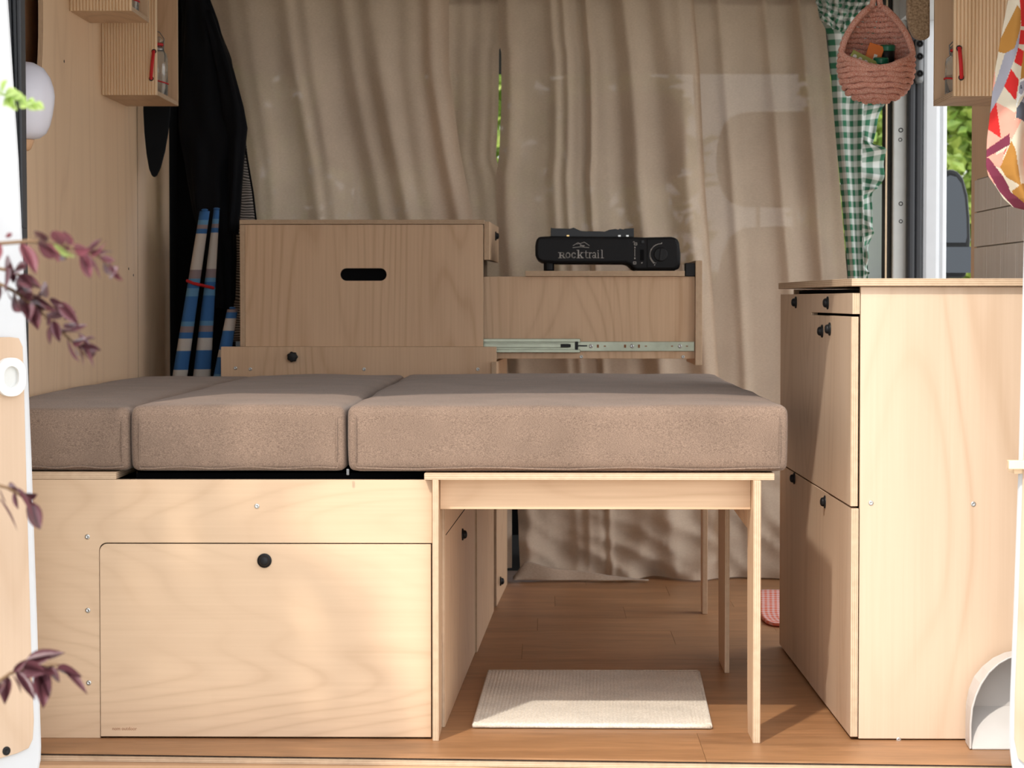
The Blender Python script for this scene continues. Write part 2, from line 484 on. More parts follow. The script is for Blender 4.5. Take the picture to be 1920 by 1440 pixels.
# floor: planks laid across the van on a plywood base
fl = thing('floor', (0, 1, 0), None, None, kind='structure')
def sillY(x): return -0.125 + (x + .79) * (-0.08 / 1.51)
MB().hexa([(-.97, sillY(-.97), -.014), (.95, sillY(.95), -.014), (.95, 2.5, -.014), (-.97, 2.5, -.014),
           (-.97, sillY(-.97), -.0045), (.95, sillY(.95), -.0045), (.95, 2.5, -.0045), (-.97, 2.5, -.0045)], 'Z').build('base_board', ['edge_Z', 'edge_Z'], fl)
MB().hexa([(-.97, sillY(-.97) - .002, -.0045), (.95, sillY(.95) - .002, -.0045), (.95, 2.5, -.0045), (-.97, 2.5, -.0045),
           (-.97, sillY(-.97) - .002, -.003), (.95, sillY(.95) - .002, -.003), (.95, 2.5, -.003), (-.97, 2.5, -.003)]).build('underlay', 'black_felt', fl)
rowY = [None, .06, .27, .48, .69, .90, 1.11, 1.32, 1.53, 1.74, 1.95, 2.16, 2.5]
cuts = [(.25,), (-.35, .55), (.12,), (-.2, .7), (.4,), (-.05, .62), (.27,), (-.02, .5), (.18,), (.02, .44), (.3,), (0.1,)]
for i in range(12):
    xs = [-.97] + list(cuts[i]) + [.95]
    for a, b in zip(xs, xs[1:]):
        g = .00035
        y0a = sillY(a) if rowY[i] is None else rowY[i]; y0b = sillY(b) if rowY[i] is None else rowY[i]
        y1 = rowY[i + 1] - g; dz = random.uniform(-.0002, 0)
        MB().hexa([(a + g, y0a, -.003), (b - g, y0b, -.003), (b - g, y1, -.003), (a + g, y1, -.003),
                   (a + g, y0a, dz), (b - g, y0b, dz), (b - g, y1, dz), (a + g, y1, dz)]).build('plank', 'floor_wood', fl)
# sill and bumper under the floor
MB().box(-.95, .95, -.16, -.03, -.10, -.0145).build('trim_1', 'lamp_wood')
struct(bpy.data.objects['trim_1'])
MB().box(-.9, .9, -.10, 2.4, -.32, -.101).build('trim_2', 'rock_dark'); struct(bpy.data.objects['trim_2'])
# left wall: plywood lining in two sheets, cut back in a curve by the rear pillar
wl = thing('wall_left', (LW, 1, 0), None, None, kind='structure')
seamY = PX(258, 400, LW).y
notch = [(.66, 1.62), (.645, 1.35)] + [(.645 - .02 * k * k / 9.0 - (.0 if k < 4 else .03 * (k - 3)), 1.25 - .035 * k) for k in range(0, 8)]
poly = [(-.12, 0), (seamY - .003, 0), (seamY - .003, ROOF)] + notch + [(-.12, .98)]
MB().prism(poly, YZ, LW, LW - .009).build('wall_panel', ['wallply_Z', 'edge_X'], wl)
endY = PX(318, 500, LW).y
MB().prism([(seamY + .003, 0), (endY, 0), (endY, ROOF), (seamY + .003, ROOF)], YZ, LW, LW - .009).build('wall_panel', ['wallply_Z', 'edge_X'], wl)
MB().box(LW - .05, LW - .04, -.25, 2.5, -.05, ROOF).build('outer_skin', 'lamp_wood', wl)
for (px, py) in ((120, 115), (241, 504), (250, 516)):
    c = PX(px, py, LW)
    MB().lathe([(.003, -.001), (.003, .0008), (.0, .0008)], c, '+X', 10).build('screw', 'black_plastic', wl)
# right wall: ends at the side door opening
wr = thing('wall_right', (RW, .5, 0), None, None, kind='structure')
wy = PX(1821, 400, RW).y
MB().prism([(-.12, 0), (wy, 0), (wy, ROOF), (-.12, ROOF)], YZ, RW, RW + .012).build('wall_panel', ['wallply_Z', 'edge_X'], wr)
MB().box(RW + .012, RW + .06, -.2, wy - .02, -.05, ROOF).build('outer_skin', 'van_white', wr)
ty0 = PX(1837, 430, RW).y
tz = [.755, .8265, .8975, .964]
MB().box(RW - .006, RW - .0005, .10, ty0, .752, .966).build('tile_bed', 'grout', wr)
for r_ in range(3):
    ys = [ty0]
    y = ty0 - [.145, .29 - .08, .145][2 - r_]
    while y > .12:
        ys.append(y); y -= .15
    ys.append(.10)
    for a, b in zip(ys, ys[1:]):
        MB().box(RW - .0115, RW - .004, b + .0012, a - .0012, tz[r_] + .0012, tz[r_ + 1] - .0012).build('tile', 'tile', wr, bevel=.001)
c = PX(1832, 387, RW)
MB().lathe([(.004, -.001), (.004, .001), (.002, .001)], c, 'X', 10).build('screw', 'black_plastic', wr)
# roof, header over the rear doors, side door header
ce = thing('ceiling', (0, 1, ROOF), None, None, kind='structure')
MB().box(-1.0, .98, -.32, 4.3, ROOF, ROOF + .04).build('roof_skin', 'van_white', ce)
MB().box(-.9, .9, -.02, 2.3, ROOF - .012, ROOF - .001).build('ceiling_lining', ['van_white'], ce)
MB().box(-1.0, .98, -.32, -.27, 1.36, ROOF - .001).build('trim_3', 'van_white'); struct(bpy.data.objects['trim_3'])
MB().box(RW, .98, wy, 2.25, 1.42, ROOF - .002).build('trim_4', 'van_white'); struct(bpy.data.objects['trim_4'])
# rear pillar with rubber seal, left
a0, a1 = P(12, -10, -.14), P(41, -10, -.14); b0, b1 = P(40, 1440, -.14), P(56, 1440, -.14)
m0, m1 = P(28, 400, -.14), P(45, 430, -.14)
sl = thing('trim_5', b0, None, None, kind='structure')
for k in range(3):
    f0, f1 = k / 3, (k + .86) / 3
    def L(a, b, t): return a.lerp(b, t)
    top = [L(a0, a1, f0), L(a0, a1, f1)]; mid = [L(m0, m1, f0), L(m0, m1, f1)]; bot = [L(b0, b1, f0), L(b0, b1, f1)]
    mb = MB()
    for lo, hi in ((bot, mid), (mid, top)):
        dy = V((0, .03, 0)); pr = V((0, -.004 * (k != 1), 0))
        mb.hexa([lo[0] + pr, lo[1] + pr, lo[1] + dy, lo[0] + dy, hi[0] + pr, hi[1] + pr, hi[1] + dy, hi[0] + dy])
    mb.build('seal_lip', 'seal_black', sl, bevel=.002)
mb = MB()
mb.hexa([b0 + V((-.16, .0, -.05)), b0 + V((0.012, .0, -.05)), b0 + V((.012, .03, -.05)), b0 + V((-.16, .03, -.05)),
         a0 + V((-.16, .0, .4)), a0 + V((.012, .0, .4)), a0 + V((.012, .03, .4)), a0 + V((-.16, .03, .4))])
for q in range(len(mb.v)): mb.v[q].y += .012
mb.build('pillar', 'van_white', sl)
# rear pillar right (mostly behind the open door)
a0, b0 = P(1972, -10, -.16), P(1899, 1440, -.16)
mb = MB(); dx = V((.03, 0, 0)); dy = V((0, .03, 0))
b0 = b0 + V((0, 0, -.02))
mb.hexa([b0, b0 + dx, b0 + dx + dy, b0 + dy, a0, a0 + dx, a0 + dx + dy, a0 + dy])
mb.build('trim_6', 'seal_black', bevel=.003); struct(bpy.data.objects['trim_6'])

# ---- rear doors, swung wide open
def rear_door(name, H, d, edge, panel, handle, hole, hingeside):
    n = V((d.y, -d.x, 0)).normalized()
    if n.y > 0: n = -n
    root = thing(name, H + V((0, 0, -.1)), None, None, kind='structure')
    D = d.normalized()
    def loc(px, py):
        p = PL(px, py, H, n); return ((p - H).dot(D), p.z)
    def fn(u, v, w): p = H + D * u - n * w; return (p.x, p.y, v)
    e = [loc(*q) for q in edge]
    e = [(e[0][0] + (e[0][0] - e[1][0]) * .25, 1.40)] + e + [(e[-1][0] + .02, -.08), (e[-1][0] + .09, -.12)]
    far = .72
    poly = e + [(far, -.12), (far, 1.40)]
    MB().prism(poly, fn, 0.0, .05).build('door_body', ['van_white', 'van_white'], root, bevel=.006)
    pe = [loc(*q) for q in panel]
    pz = pe[-1][1]
    poly = pe + [(far - .06, pz), (far - .06, pe[0][1])]
    MB().prism(poly, fn, -.006, .001).build('door_lining', ['wallply_Z' if False else 'kitchen_ply', 'edge_Z'], root, bevel=.001)
    if handle:
        (hx0, hy0), (hx1, hy1) = loc(handle[0], handle[1]), loc(handle[2], handle[3])
        lo, hi = sorted((hx0, hx1)); zl, zh = sorted((hy0, hy1))
        w_, h_ = hi - lo, zh - zl
        outer = rrect(lo, hi, zl, zh, min(w_, h_) * .45, 6)
        inner = rrect(lo + w_ * .24, hi - w_ * .24, zl + h_ * .22, zh - h_ * .22, min(w_, h_) * .25, 6)
        plate('pull_bezel', [outer, inner], fn, -.014, -.006, ['t_white', 't_white'], root, bevel=.002)
        MB().prism(inner, fn, -.0075, -.0061).build('pull_recess', ['pillar_grey'], root)
    if hole:
        u, v = loc(*hole)
        p = V(fn(u, v, -.006))
        mb = MB(); mb.M = Matrix.Translation(p) @ n.to_track_quat('Z', 'Y').to_matrix().to_4x4()
        mb.lathe([(.007, -.001), (.007, .001), (.004, .0015), (.0, .0005)], (0, 0, 0), 'Z', 14)
        mb.build('plug', 'black_plastic', root)
    return root
Hl = P(70, 1100, -.22)
rear_door('door_1', Hl, V((-.72, -.69, 0)),
          [(18, 0), (38, 300), (53, 640), (62, 860), (72, 1150), (80, 1400), (79, 1425)],
          [(15, 632), (32, 634), (39, 650), (41, 700), (45, 860), (56, 1250), (60, 1350), (58, 1385), (50, 1402), (28, 1412), (-20, 1426)],
          (-14, 671, 40, 742), (8, 1407), 1)
Hr = P(1893, 1300, -.24)
rear_door('door_2', Hr, V((.74, -.67, 0)),
          [(1940, 0), (1921, 300), (1914, 560), (1907, 860), (1897, 1150), (1891, 1300), (1889, 1390), (1893, 1430)],
          [(1940, 585), (1930, 592), (1926, 620), (1922, 860), (1912, 1150), (1906, 1300), (1905, 1385), (1912, 1420), (1930, 1436)],
          None, None, -1)
# little wooden latch on the right door
p0 = PL(1897, 872, Hr, V((-.67, -.74, 0)))
lt = thing('wooden_latch', p0, 'small pale wooden turn latch on edge of the right rear door', 'latch')
MB().box(p0.x - .011, p0.x + .03, p0.y - .035, p0.y - .018, p0.z - .004, p0.z + .009).build('latch_bar', ['pale_wood'], lt, bevel=.001)
MB().box(p0.x + .0, p0.x + .02, p0.y - .018, p0.y + .03, p0.z - .012, p0.z + .004).build('latch_block', ['pale_wood'], lt, bevel=.001)

# ---- cab beyond the curtain, side-door pillar, outside
MB().box(-1.0, -.97, 2.5, 3.6, -.1, .95).build('wall_cab_left', 'van_white'); struct(bpy.data.objects['wall_cab_left'])
MB().box(.955, 1.005, 2.26, 3.5, -.1, 1.05).build('wall_cab_right', 'van_white'); struct(bpy.data.objects['wall_cab_right'])
MB().box(-1.0, 1.0, 3.7, 4.3, -.1, .78).build('trim_7', 'mirror_shell'); struct(bpy.data.objects['trim_7'])
MB().box(-.97, 1.0, 2.5, 3.7, -.3, -.02).build('floor_cab', 'rock_dark'); struct(bpy.data.objects['floor_cab'])
MB().box(-1.0, 1.0, 2.32, 4.2, 1.47, ROOF - .003).build('ceiling_cab', 'black_felt'); struct(bpy.data.objects['ceiling_cab'])
def cab_seat(x, top, label):
    t = thing('cab_seat', (x, 2.85, -.02), label, 'seat', 'cab seats behind the curtain')
    def rb(cx, cy, cz, sx, sy, sz, nm):
        mb = MB(); mb.lathe([(0, -1)] + [(math.cos(a) ** .35, math.sin(a)) for a in [math.radians(k) for k in range(-80, 81, 16)]] + [(0, 1)], n=20)
        out = MB(); out.f, out.m, out.uv = mb.f, mb.m, mb.uv
        for p in mb.v:
            q = V((p.x, p.y, 0)); l = max(abs(q.x), abs(q.y), 1e-6); s_ = q.length / l
            out.v.append(V((cx + p.x * s_ ** .7 * sx, cy + p.y * s_ ** .7 * sy, cz + p.z * sz)))
        return out.build(nm, 'seat_fabric', t, smooth=True)
    rb(x, 2.95, .30, .17, .26, .10, 'seat_cushion'); rb(x, 2.70, .62, .17, .065, .30, 'backrest'); rb(x, 2.69, top - .13, .165, .05, .13, 'headrest')
    for s_ in (-.05, .05): MB().tube([(x + s_, 2.70, .85), (x + s_, 2.70, 1.08)], .006).build('post', 'steel', t)
    MB().box(x - .17, x + .17, 2.75, 3.15, -.02, .22).build('seat_base', 'black_plastic', t)
cab_seat(.215, 1.285, 'dark cab seat showing only as a shadow behind the middle of the curtain')
cab_seat(-.47, 1.33, 'dark cab seat hidden behind the curtain at the left')  # unseen seat, added to block daylight behind the left curtain
cab_seat(.625, 1.23, 'dark cab seat in the gap between green gingham curtain and pillar')
# pillar beside the side door
yp = 2.20
def strip(name, xa, xb, y0, y1, mat, parent, z0=-.02, z1=1.6, bev=.004):
    return MB().box(xa, xb, y0, y1, z0, z1).build(name, mat, parent, bevel=bev)
def X_at(px, y): return P(px, 400, y).x
pl = thing('trim_8', (X_at(1690, yp), yp, 0), None, None, kind='structure')
strip('glass_edge', X_at(1660, yp), X_at(1663, yp), yp, yp + .004, 'pale_wood', pl, .4, bev=0)
strip('dark_channel', X_at(1663, yp), X_at(1674, yp), yp + .02, yp + .1, 'rock_dark', pl)
strip('pillar', X_at(1674, yp), X_at(1702, yp), yp, yp + .1, 'pillar_grey', pl)
strip('rubber_seal', X_at(1702, yp - .03), X_at(1716, yp - .03), yp - .03, yp + .05, 'seal_black', pl, bev=.006)
strip('rubber_seal', X_at(1716, yp - .02), X_at(1729, yp - .02), yp - .02, yp + .05, 'seal_black', pl, bev=.005)
strip('door_edge', X_at(1729, yp), X_at(1762, yp), yp - .005, yp + .3, 'van_white', pl, bev=.01)
strip('outer_panel', X_at(1760, yp), X_at(1776, yp), yp + .004, yp + .6, 'van_white', pl, bev=.012, z1=1.6)
strip('dark_gap', X_at(1622, yp), X_at(1662, yp), yp + .35, yp + .4, 'rock_dark', pl, .0, .885)  # dark sheet standing in for the unlit cab interior
for (px, py, r_) in ((1689, 244, .006), (1688, 262, .005), (1689, 382, .0055), (1689, 415, .005), (1690, 82, .005)):
    c = P(px, py, yp)
    MB().lathe([(r_, -.002), (r_, .0008), (r_ * .7, .0012), (r_ * .5, -.001)], c, 'Y', 14).build('bolt_hole', 'black_plastic', pl)
c = P(1724, 112, yp - .05)
MB().box(c.x - .009, c.x + .011, c.y, c.y + .05, c.z - .058, c.z + .055).build('hinge_plate', 'hinge_metal', pl, bevel=.008)
for py in (82, 106, 138):
    c = P(1725, py, yp - .05)
    MB().lathe([(.0085, 0), (.0085, .006), (.006, .008), (.005, .003), (.003, .004)], c, 'Y', 16).build('hinge_bolt', 'black_plastic', pl)
# wing mirror
mp = P(1797, 420, 2.95)
wm = thing('wing_mirror', (mp.x, mp.y, mp.z - .13), 'black wing mirror outside beside the white side-door pillar', 'wing mirror')
outl = [P(x, y, 2.95) for x, y in ((1768, 322), (1782, 316), (1797, 320), (1808, 335), (1816, 365), (1820, 410), (1821, 450), (1818, 490), (1812, 521), (1768, 521))]
MB().prism([(p.x, p.z) for p in outl], XZ, 2.955, 3.09).build('mirror_housing', ['mirror_shell', 'mirror_shell'], wm, bevel=.012)
cx = sum(p.x for p in outl) / len(outl); czz = sum(p.z for p in outl) / len(outl)
inn = [((p.x - cx) * .80 + cx - .006, (p.z - czz) * .86 + czz) for p in outl]
zs = czz - .075
MB().prism([(x, max(z, zs)) for x, z in inn], XZ, 2.950, 2.956).build('mirror_pane', ['mirror_glass', 'mirror_shell'], wm)
MB().prism([(x, min(z, zs - .012)) for x, z in [(cx - .05, czz - .16), (cx + .035, czz - .16), (cx + .04, zs - .012), (cx - .05, zs - .012)]], XZ, 2.950, 2.956).build('mirror_pane', ['mirror_glass', 'mirror_shell'], wm)
MB().box(cx - .17, cx - .02, 3.0, 3.06, czz - .2, czz - .12).build('mirror_arm', 'mirror_shell', wm, bevel=.01)
# ground
gr = MB().box(-40, 40, -30, 40, -.72, -.68).build('ground', 'pale_ground'); struct(gr)

# ================================================================== BED BASE
fx = lambda px: P(px, 1000, 0).x
fz = lambda py: P(500, py, 0).z
T = .012
xl, xr = LW + .004, fx(810)
ztop = fz(899.5)
bb = thing('bed_box', ((xl + xr) / 2, .8, 0), 'birch plywood bed box under the grey cushions with drop-front door', 'bed box')
dx0, dx1, dz0, dz1 = fx(187), fx(808), fz(1388), fz(1020)
# face panel: U around the door
rr = .012
facepoly = [(xl, 0.0), (fx(186), 0.0), (fx(186), fz(1018) - rr)] + [(fx(186) + rr - rr * math.cos(math.radians(90 * k / 5)), fz(1018) - rr + rr * math.sin(math.radians(90 * k / 5))) for k in range(6)] + [(xr, fz(1018)), (xr, ztop), (xl, ztop)]
plate('face_panel', [facepoly], XZ, 0, T, ['front_ply', 'edge_Y'], bb, bevel=.0006)
dr = plate('drop_door', [rrect(dx0, dx1, .003, dz1, rr, 5, (0, 1, 0, 0))], XZ, -.0015, T - .001, ['front_ply', 'edge_Y'], bb, bevel=.0008)
knob((fx(496), -.0015, fz(1051)), dr, 'Y', .95)
# burnt-in lettering
def text_mesh(s, size, name, parent, fn, mat, thick=.0002, bold=0):
    cu = bpy.data.curves.new('t', 'FONT'); cu.body = s; cu.size = size; cu.extrude = .5; cu.offset = bold; cu.resolution_u = 3
    ob = bpy.data.objects.new('t', cu); me = ob.to_mesh(); mb = MB()
    xs = [v_.co.x for v_ in me.vertices]; w_ = max(xs) - min(xs)
    for v_ in me.vertices: mb.av(fn((v_.co.x - min(xs)) / w_, v_.co.y, thick * (1 if v_.co.z > 0 else 0)))
    for p in me.polygons: mb.face(list(p.vertices))
    ob.to_mesh_clear(); bpy.data.objects.remove(ob); bpy.data.curves.remove(cu)
    return mb.build(name, mat, parent)
tx0, tx1, tz_ = fx(209), fx(255), fz(1369.5)
text_mesh('nom outdoor', .0082, 'lettering', dr, lambda u, v, d: (tx0 + (tx1 - tx0) * u, -.0015 - d, tz_ + v), 'lettering_brown')
for px, py in ((482, 949), (164, 1007), (164, 1145), (165, 1281)): screw((fx(px), 0, fz(py)), bb)
# inner carcass
board('back_board', xl, xr, 1.66, 1.672, 0, ztop, 'Y', 'X', bb)
board('divider', fx(190), fx(190) + T, T + .001, 1.655, 0.002, ztop - .02, 'X', 'Y', bb)
MB().box(fx(243), fx(795), .07, 1.65, ztop - .016, ztop + .006).build('inner_deck', 'black_felt', bb)
# side towards the aisle: three panels standing slightly askew
def aisle(name, pA, pB, z1, parent, t=T, yadd=0):
    a, b = PZ(pA[0], pA[1], 0), PZ(pB[0], pB[1], 0)
    c = [(a.x - t, a.y, 0), (a.x, a.y, 0), (b.x, b.y, 0), (b.x - t, b.y, 0)]
    return board8(name, [q for q in c] + [(x, y, z1) for x, y, _ in c], 'X', 'Z', parent), a, b
s1, a1, b1 = aisle('side_panel', (834.5, 1363.5), (890.7, 1224.5), ztop - .004, bb)
s2, a2, b2 = aisle('side_panel', (894.8, 1223.5), (926, 1146), ztop - .004, bb)
# lift-off flap line with its knob on the near side panel
q = PX(858, 1002, -.166)
knob((a1.x + (q.y - a1.y) * (b1.x - a1.x) / (b1.y - a1.y), q.y, q.z), s1, '+X', .9)
zl = PX(846, 985, -.168).z
MB().hexa([(a1.x - .002, a1.y + .02, zl - .001), (a1.x + .0006, a1.y + .02, zl - .001), (b1.x + .0006, b1.y, zl - .001), (b1.x - .002, b1.y, zl - .001),
           (a1.x - .002, a1.y + .02, zl + .001), (a1.x + .0006, a1.y + .02, zl + .001), (b1.x + .0006, b1.y, zl + .001), (b1.x - .002, b1.y, zl + .001)]).build('flap_joint', 'black_felt', s1)

# pull-out table part of the bed
x0, x1 = fx(797), fx(1450)
tb = thing('bed_table', ((x0 + x1) / 2, .8, 0), 'pull-out plywood bed table on legs beside the bed box', 'table')
zt0, zt1 = P(1100, 900, -.02).z, P(1100, 888, -.02).z
SK = .0134
def skx(x, y): return x + SK * y
def skbox(name, xa, xb, ya, yb, za, zb, t, grain, parent, mat='ply_'):
    return board8(name, [(skx(xa, ya), ya, za), (skx(xb, ya), ya, za), (skx(xb, yb), yb, za), (skx(xa, yb), yb, za),
                         (skx(xa, ya), ya, zb), (skx(xb, ya), ya, zb), (skx(xb, yb), yb, zb), (skx(xa, yb), yb, zb)], t, grain, parent, mat)
skbox('table_top', x0, x1, -.02, 1.64, zt0, zt1, 'Z', 'X', tb)
skbox('apron', fx(826) - .002, fx(1409), .022, .034, P(1100, 955, .022).z, zt0, 'Y', 'X', tb)
lx0, lx1 = fx(811.5), fx(823)
MB().prism([(-.02, 0), (.10, 0), (.12, zt0 - .1), (.12, zt0), (-.02, zt0)], YZ, lx0, lx1).build('leg', ['ply_Z', 'edge_X'], tb, bevel=.0008)
def leg(pxl, pxr, py, d, wtop, mir=False):
    a, b = PZ(pxl, py, 0), PZ(pxr, py, 0)
    y = a.y
    MB().prism([(y, 0), (y + d, 0), (y + d + .012, .05), (y + d + .012 + wtop, zt0 - .09), (y + d + .012 + wtop, zt0), (y, zt0)], YZ, a.x, b.x).build('leg', ['ply_Z', 'edge_X'], tb, bevel=.0008)
    return a, b
la, lb = leg(1411.5, 1425.5, 1393.6, .10, .01)
leg(1358.7, 1367.5, 1262, .16, .02)
leg(1317, 1326.5, 1151.6, .05, .01)
skbox('side_rail', la.x + .001, la.x + .012, .125, .70, .335, zt0, 'X', 'Y', tb)
skbox('side_rail', la.x + .001, la.x + .012, .955, 1.60, .335, zt0, 'X', 'Y', tb)
# plywood slat under the first cushion
pb = thing('platform_board', ((xl + fx(240)) / 2, .8, ztop), 'plywood platform strip under the leftmost cushion on the bed box', 'board')
MB().hexa([(xl, -.0, ztop + .0005), (fx(218), .0, ztop + .0005), (fx(240), 1.6, ztop + .0005), (xl, 1.6, ztop + .0005),
           (xl, -.0, ztop + .012), (fx(218), .0, ztop + .012), (fx(240), 1.6, ztop + .012), (xl, 1.6, ztop + .012)], 'Z').build('platform', ['ply_X', 'edge_Z'], pb, bevel=.0006)

# ================================================================== CUSHIONS
def cushion(x0, x1, y0, y1, z0, z1, r, label, seed, lsag=0):
    t = thing('cushion', ((x0 + x1) / 2, (y0 + y1) / 2, z0), label, 'cushion', 'bed cushions in grey-brown fabric')
    bm = bmesh.new(); bmesh.ops.create_cube(bm, size=1)
    def cut(ax, n):
        for k in range(1, n):
            co_ = V((0, 0, 0)); co_[ax] = -.5 + k / n
            no = V((0, 0, 0)); no[ax] = 1
            bmesh.ops.bisect_plane(bm, geom=bm.verts[:] + bm.edges[:] + bm.faces[:], plane_co=co_, plane_no=no)
    cut(0, 26); cut(1, 40); cut(2, 12)
    C = V(((x0 + x1) / 2, (y0 + y1) / 2, (z0 + z1) / 2)); S = V((x1 - x0, y1 - y0, z1 - z0)) / 2
    def warp(c, h):  # concentrate the loops near the edges
        return h * math.copysign(1 - (1 - abs(c) * 2) ** 1.6, c)
    for v_ in bm.verts:
        p = V((warp(v_.co.x, S.x), warp(v_.co.y, S.y), warp(v_.co.z, S.z)))
        q = V([max(-S[i] + r, min(S[i] - r, p[i])) for i in range(3)])
        d = p - q
        if d.length > 1e-7:
            m_ = max(abs(d.x), abs(d.y), abs(d.z)); p = q + d.normalized() * m_
            if d.length and m_ > 0: p = q + d.normalized() * min(m_, r)
        ex = 1 - (p.x / S.x) ** 2; ey = 1 - (p.y / S.y) ** 2
        e2 = max(0, ex) * max(0, ey)
        if p.z > 0: p.z += .006 * min(1, e2 * 3) - .002 + .003 * noise.noise(V((p.x * 5 + seed, p.y * 4, seed)))
        if abs(p.z) < S.z * .95:
            bz = 1 - (p.z / S.z) ** 2
            p.y += math.copysign(.004 * bz, p.y) * (abs(p.y) > S.y * .9) * .7
            p.x += math.copysign(.001 * bz, p.x) * (abs(p.x) > S.x * .93)
        w_ = .0016
        p += V((noise.noise(p * 9 + V((seed, 0, 0))), noise.noise(p * 9 + V((0, seed, 3))), .6 * noise.noise(p * 8 + V((0, 7, seed))))) * w_
        if p.z < -S.z: p.z = -S.z
        v_.co = C + p - V(t.location)
    me = bpy.data.meshes.new('cover'); bm.to_mesh(me); bm.free()
    me.materials.append(MATS['cushion']); me.polygons.foreach_set('use_smooth', [True] * len(me.polygons))
    o = bpy.data.objects.new('cover', me); COL.objects.link(o); o.parent = t; ORG[o.name] = V(t.location)
    # sewn seams near the bottom and the front corners
    zb = z0 + .006
    sm = MB(); sm.tube([(x0 + r, y0 + .005, zb + .004)] + [(x0 + r + (x1 - x0 - 2 * r) * k / 14, y0 - .0006 + .0008 * math.sin(k * 2 + seed), zb + .0015 * math.sin(k * 1.3 + seed)) for k in range(15)] + [(x1 - r, y0 + .004, zb + .004)], .0016, 6)
    sm.build('seam', 'cushion', t, smooth=True)
    for xx in (x0 + .014, x1 - .014):
        MB().tube([(xx, y0 - .0012 - .004 * math.sin(math.pi * k / 10) + .006 * (k in (0, 10)), z0 + .010 + (z1 - z0 - .022) * k / 10) for k in range(11)], .0010, 6).build('seam', 'cushion', t, smooth=True)
    return t
zc0 = .4385
zc0 = max(zt1, ztop + .0125) + .0008
c1 = cushion(LW + .006, fx(243.5), .012, 1.69, zc0, .544, .013, 'leftmost grey-brown seat cushion against the wooden side wall', 1.3)
c2 = cushion(fx(246), fx(648), .004, 1.69, zc0, .548, .014, 'narrow grey-brown seat cushion in the middle of the three', 4.1)
c3 = cushion(fx(653), fx(1477), -.006, 1.70, zc0, .549, .014, 'widest grey-brown cushion, lying on the bed table', 8.6)
p = P(652, 884, -.02)
zp = MB(); zp.box(p.x - .0022, p.x + .0022, p.y, p.y + .002, p.z - .006, p.z + .004)
zp.build('zipper_pull', 'hinge_metal', c3, bevel=.001)

# ================================================================== KITCHEN CABINET (right)
KX, KYF = .4965, 1.085
kt = P(1700, 536.5, 0).z
kx0 = P(1612, 900, 0).x
kc = thing('kitchen_cabinet', (.69, .54, 0), 'tall birch plywood kitchen cabinet at the right with black knobs', 'cabinet')
board('end_panel', kx0, .872, 0, .012, .002, kt - .001, 'Y', 'Z', kc, 'kitchen_ply', bevel=.001)
board('far_panel', kx0 - .0, .872, KYF - .012, KYF, .002, kt - .001, 'Y', 'Z', kc)
board('floor_panel', kx0, .872, .013, KYF - .013, .02, .032, 'Z', 'Y', kc)
MB().box(kx0 + .01, kx0 + .02, .013, KYF - .013, .033, kt - .004).build('carcass', 'black_felt', kc)
def kx(y): return kx0 - .0008 - .014 * y / KYF
def kdoor(name, y0, y1, z0, z1, push=0.0):
    g = .0012
    a, b = y0 + g, y1 - g
    c = [(kx(a) - T - push, a), (kx(a) - push, a), (kx(b) - push, b), (kx(b) - T - push, b)]
    o = board8(name, [(x, y, z0 + g) for x, y in c] + [(x, y, z1 - g) for x, y in c], 'X', 'Z', kc, 'kitchen_ply', bevel=.0008)
    return o
def kknob(o, px, py, push=0):
    y = .4
    for _ in range(5): q = PX(px, py, kx(y) - T); y = q.y
    knob((kx(q.y) - T - push, q.y, q.z), o, 'X', .92)
ys = PX(1520, 570, kx(.65) - T).y
ym = PX(1555, 700, kx(.3) - T).y
zs = .381
ztopd = kt - .010
zdr = PX(1603, 592, kx(0)).z
d = kdoor('tall_drawer', ys, KYF, zs, ztopd); kknob(d, 1493, 567)
d = kdoor('top_drawer', -.002, ys, zdr + .002, ztopd, .0003); kknob(d, 1553, 568)
d = kdoor('cabinet_door', ym, ys, zs, zdr - .0005, .0006); kknob(d, 1543, 621, .0006)
d = kdoor('cabinet_door', -.0015, ym, zs + .001, zdr, .0022); kknob(d, 1559, 617, .0022)
d = kdoor('bottom_drawer', ys, KYF, .004, zs); kknob(d, 1490, 897)
d = kdoor('bottom_drawer', -.002, ys, .004, zs, .0008); kknob(d, 1548, 941)
for px, py in ((1633, 943), (1825, 945), (1685, 1387)): screw((P(px, py, 0).x, 0, P(px, py, 0).z), kc)
wt = thing('worktop', (.69, .54, kt), 'plywood worktop on the kitchen cabinet below the tiles', 'worktop')
wz = P(1700, 522, -.01).z
wA, wB = P(1597, 530, -.012), P(1475, 530, KYF)
MB().prism([(wA.x, -.012), (RW - .001, -.012), (RW - .001, KYF + .005), (kx(KYF) - T - .004, KYF + .005), (kx(.5) - T - .012, .6), ], XY, kt, wz).build('worktop_board', ['kitchen_ply', 'edge_Z'], wt, bevel=.0008)

# ================================================================== REAR KITCHEN BOX
BY = 1.755
bx = lambda px, y=BY: P(px, 560, y).x
bz = lambda py, y=BY: P(700, py, y).z
ru = thing('rear_unit', (bx(670), 1.95, 0), 'low plywood unit behind the cushions carrying the handled box', 'unit')
z_pl = bz(650)
board('front_plate', bx(415), bx(931), BY - .012, BY, .30, z_pl, 'Y', 'Z', ru)
s3a, s3b = PZ(931, 1138, 0), PZ(951, 1096, 0)
board8('side_panel', [(s3a.x - T, s3a.y + .0, 0), (s3a.x, s3a.y, 0), (s3b.x, s3b.y, 0), (s3b.x - T, s3b.y, 0)] + [(s3a.x - T, s3a.y, .575), (s3a.x, s3a.y, .575), (s3b.x, s3b.y, .575), (s3b.x - T, s3b.y, .575)], 'X', 'Z', ru)
knob((s3a.x + .4 * (s3b.x - s3a.x), s3a.y + .08, PX(934, 1080, s3a.x).z), ru, '+X', .9)
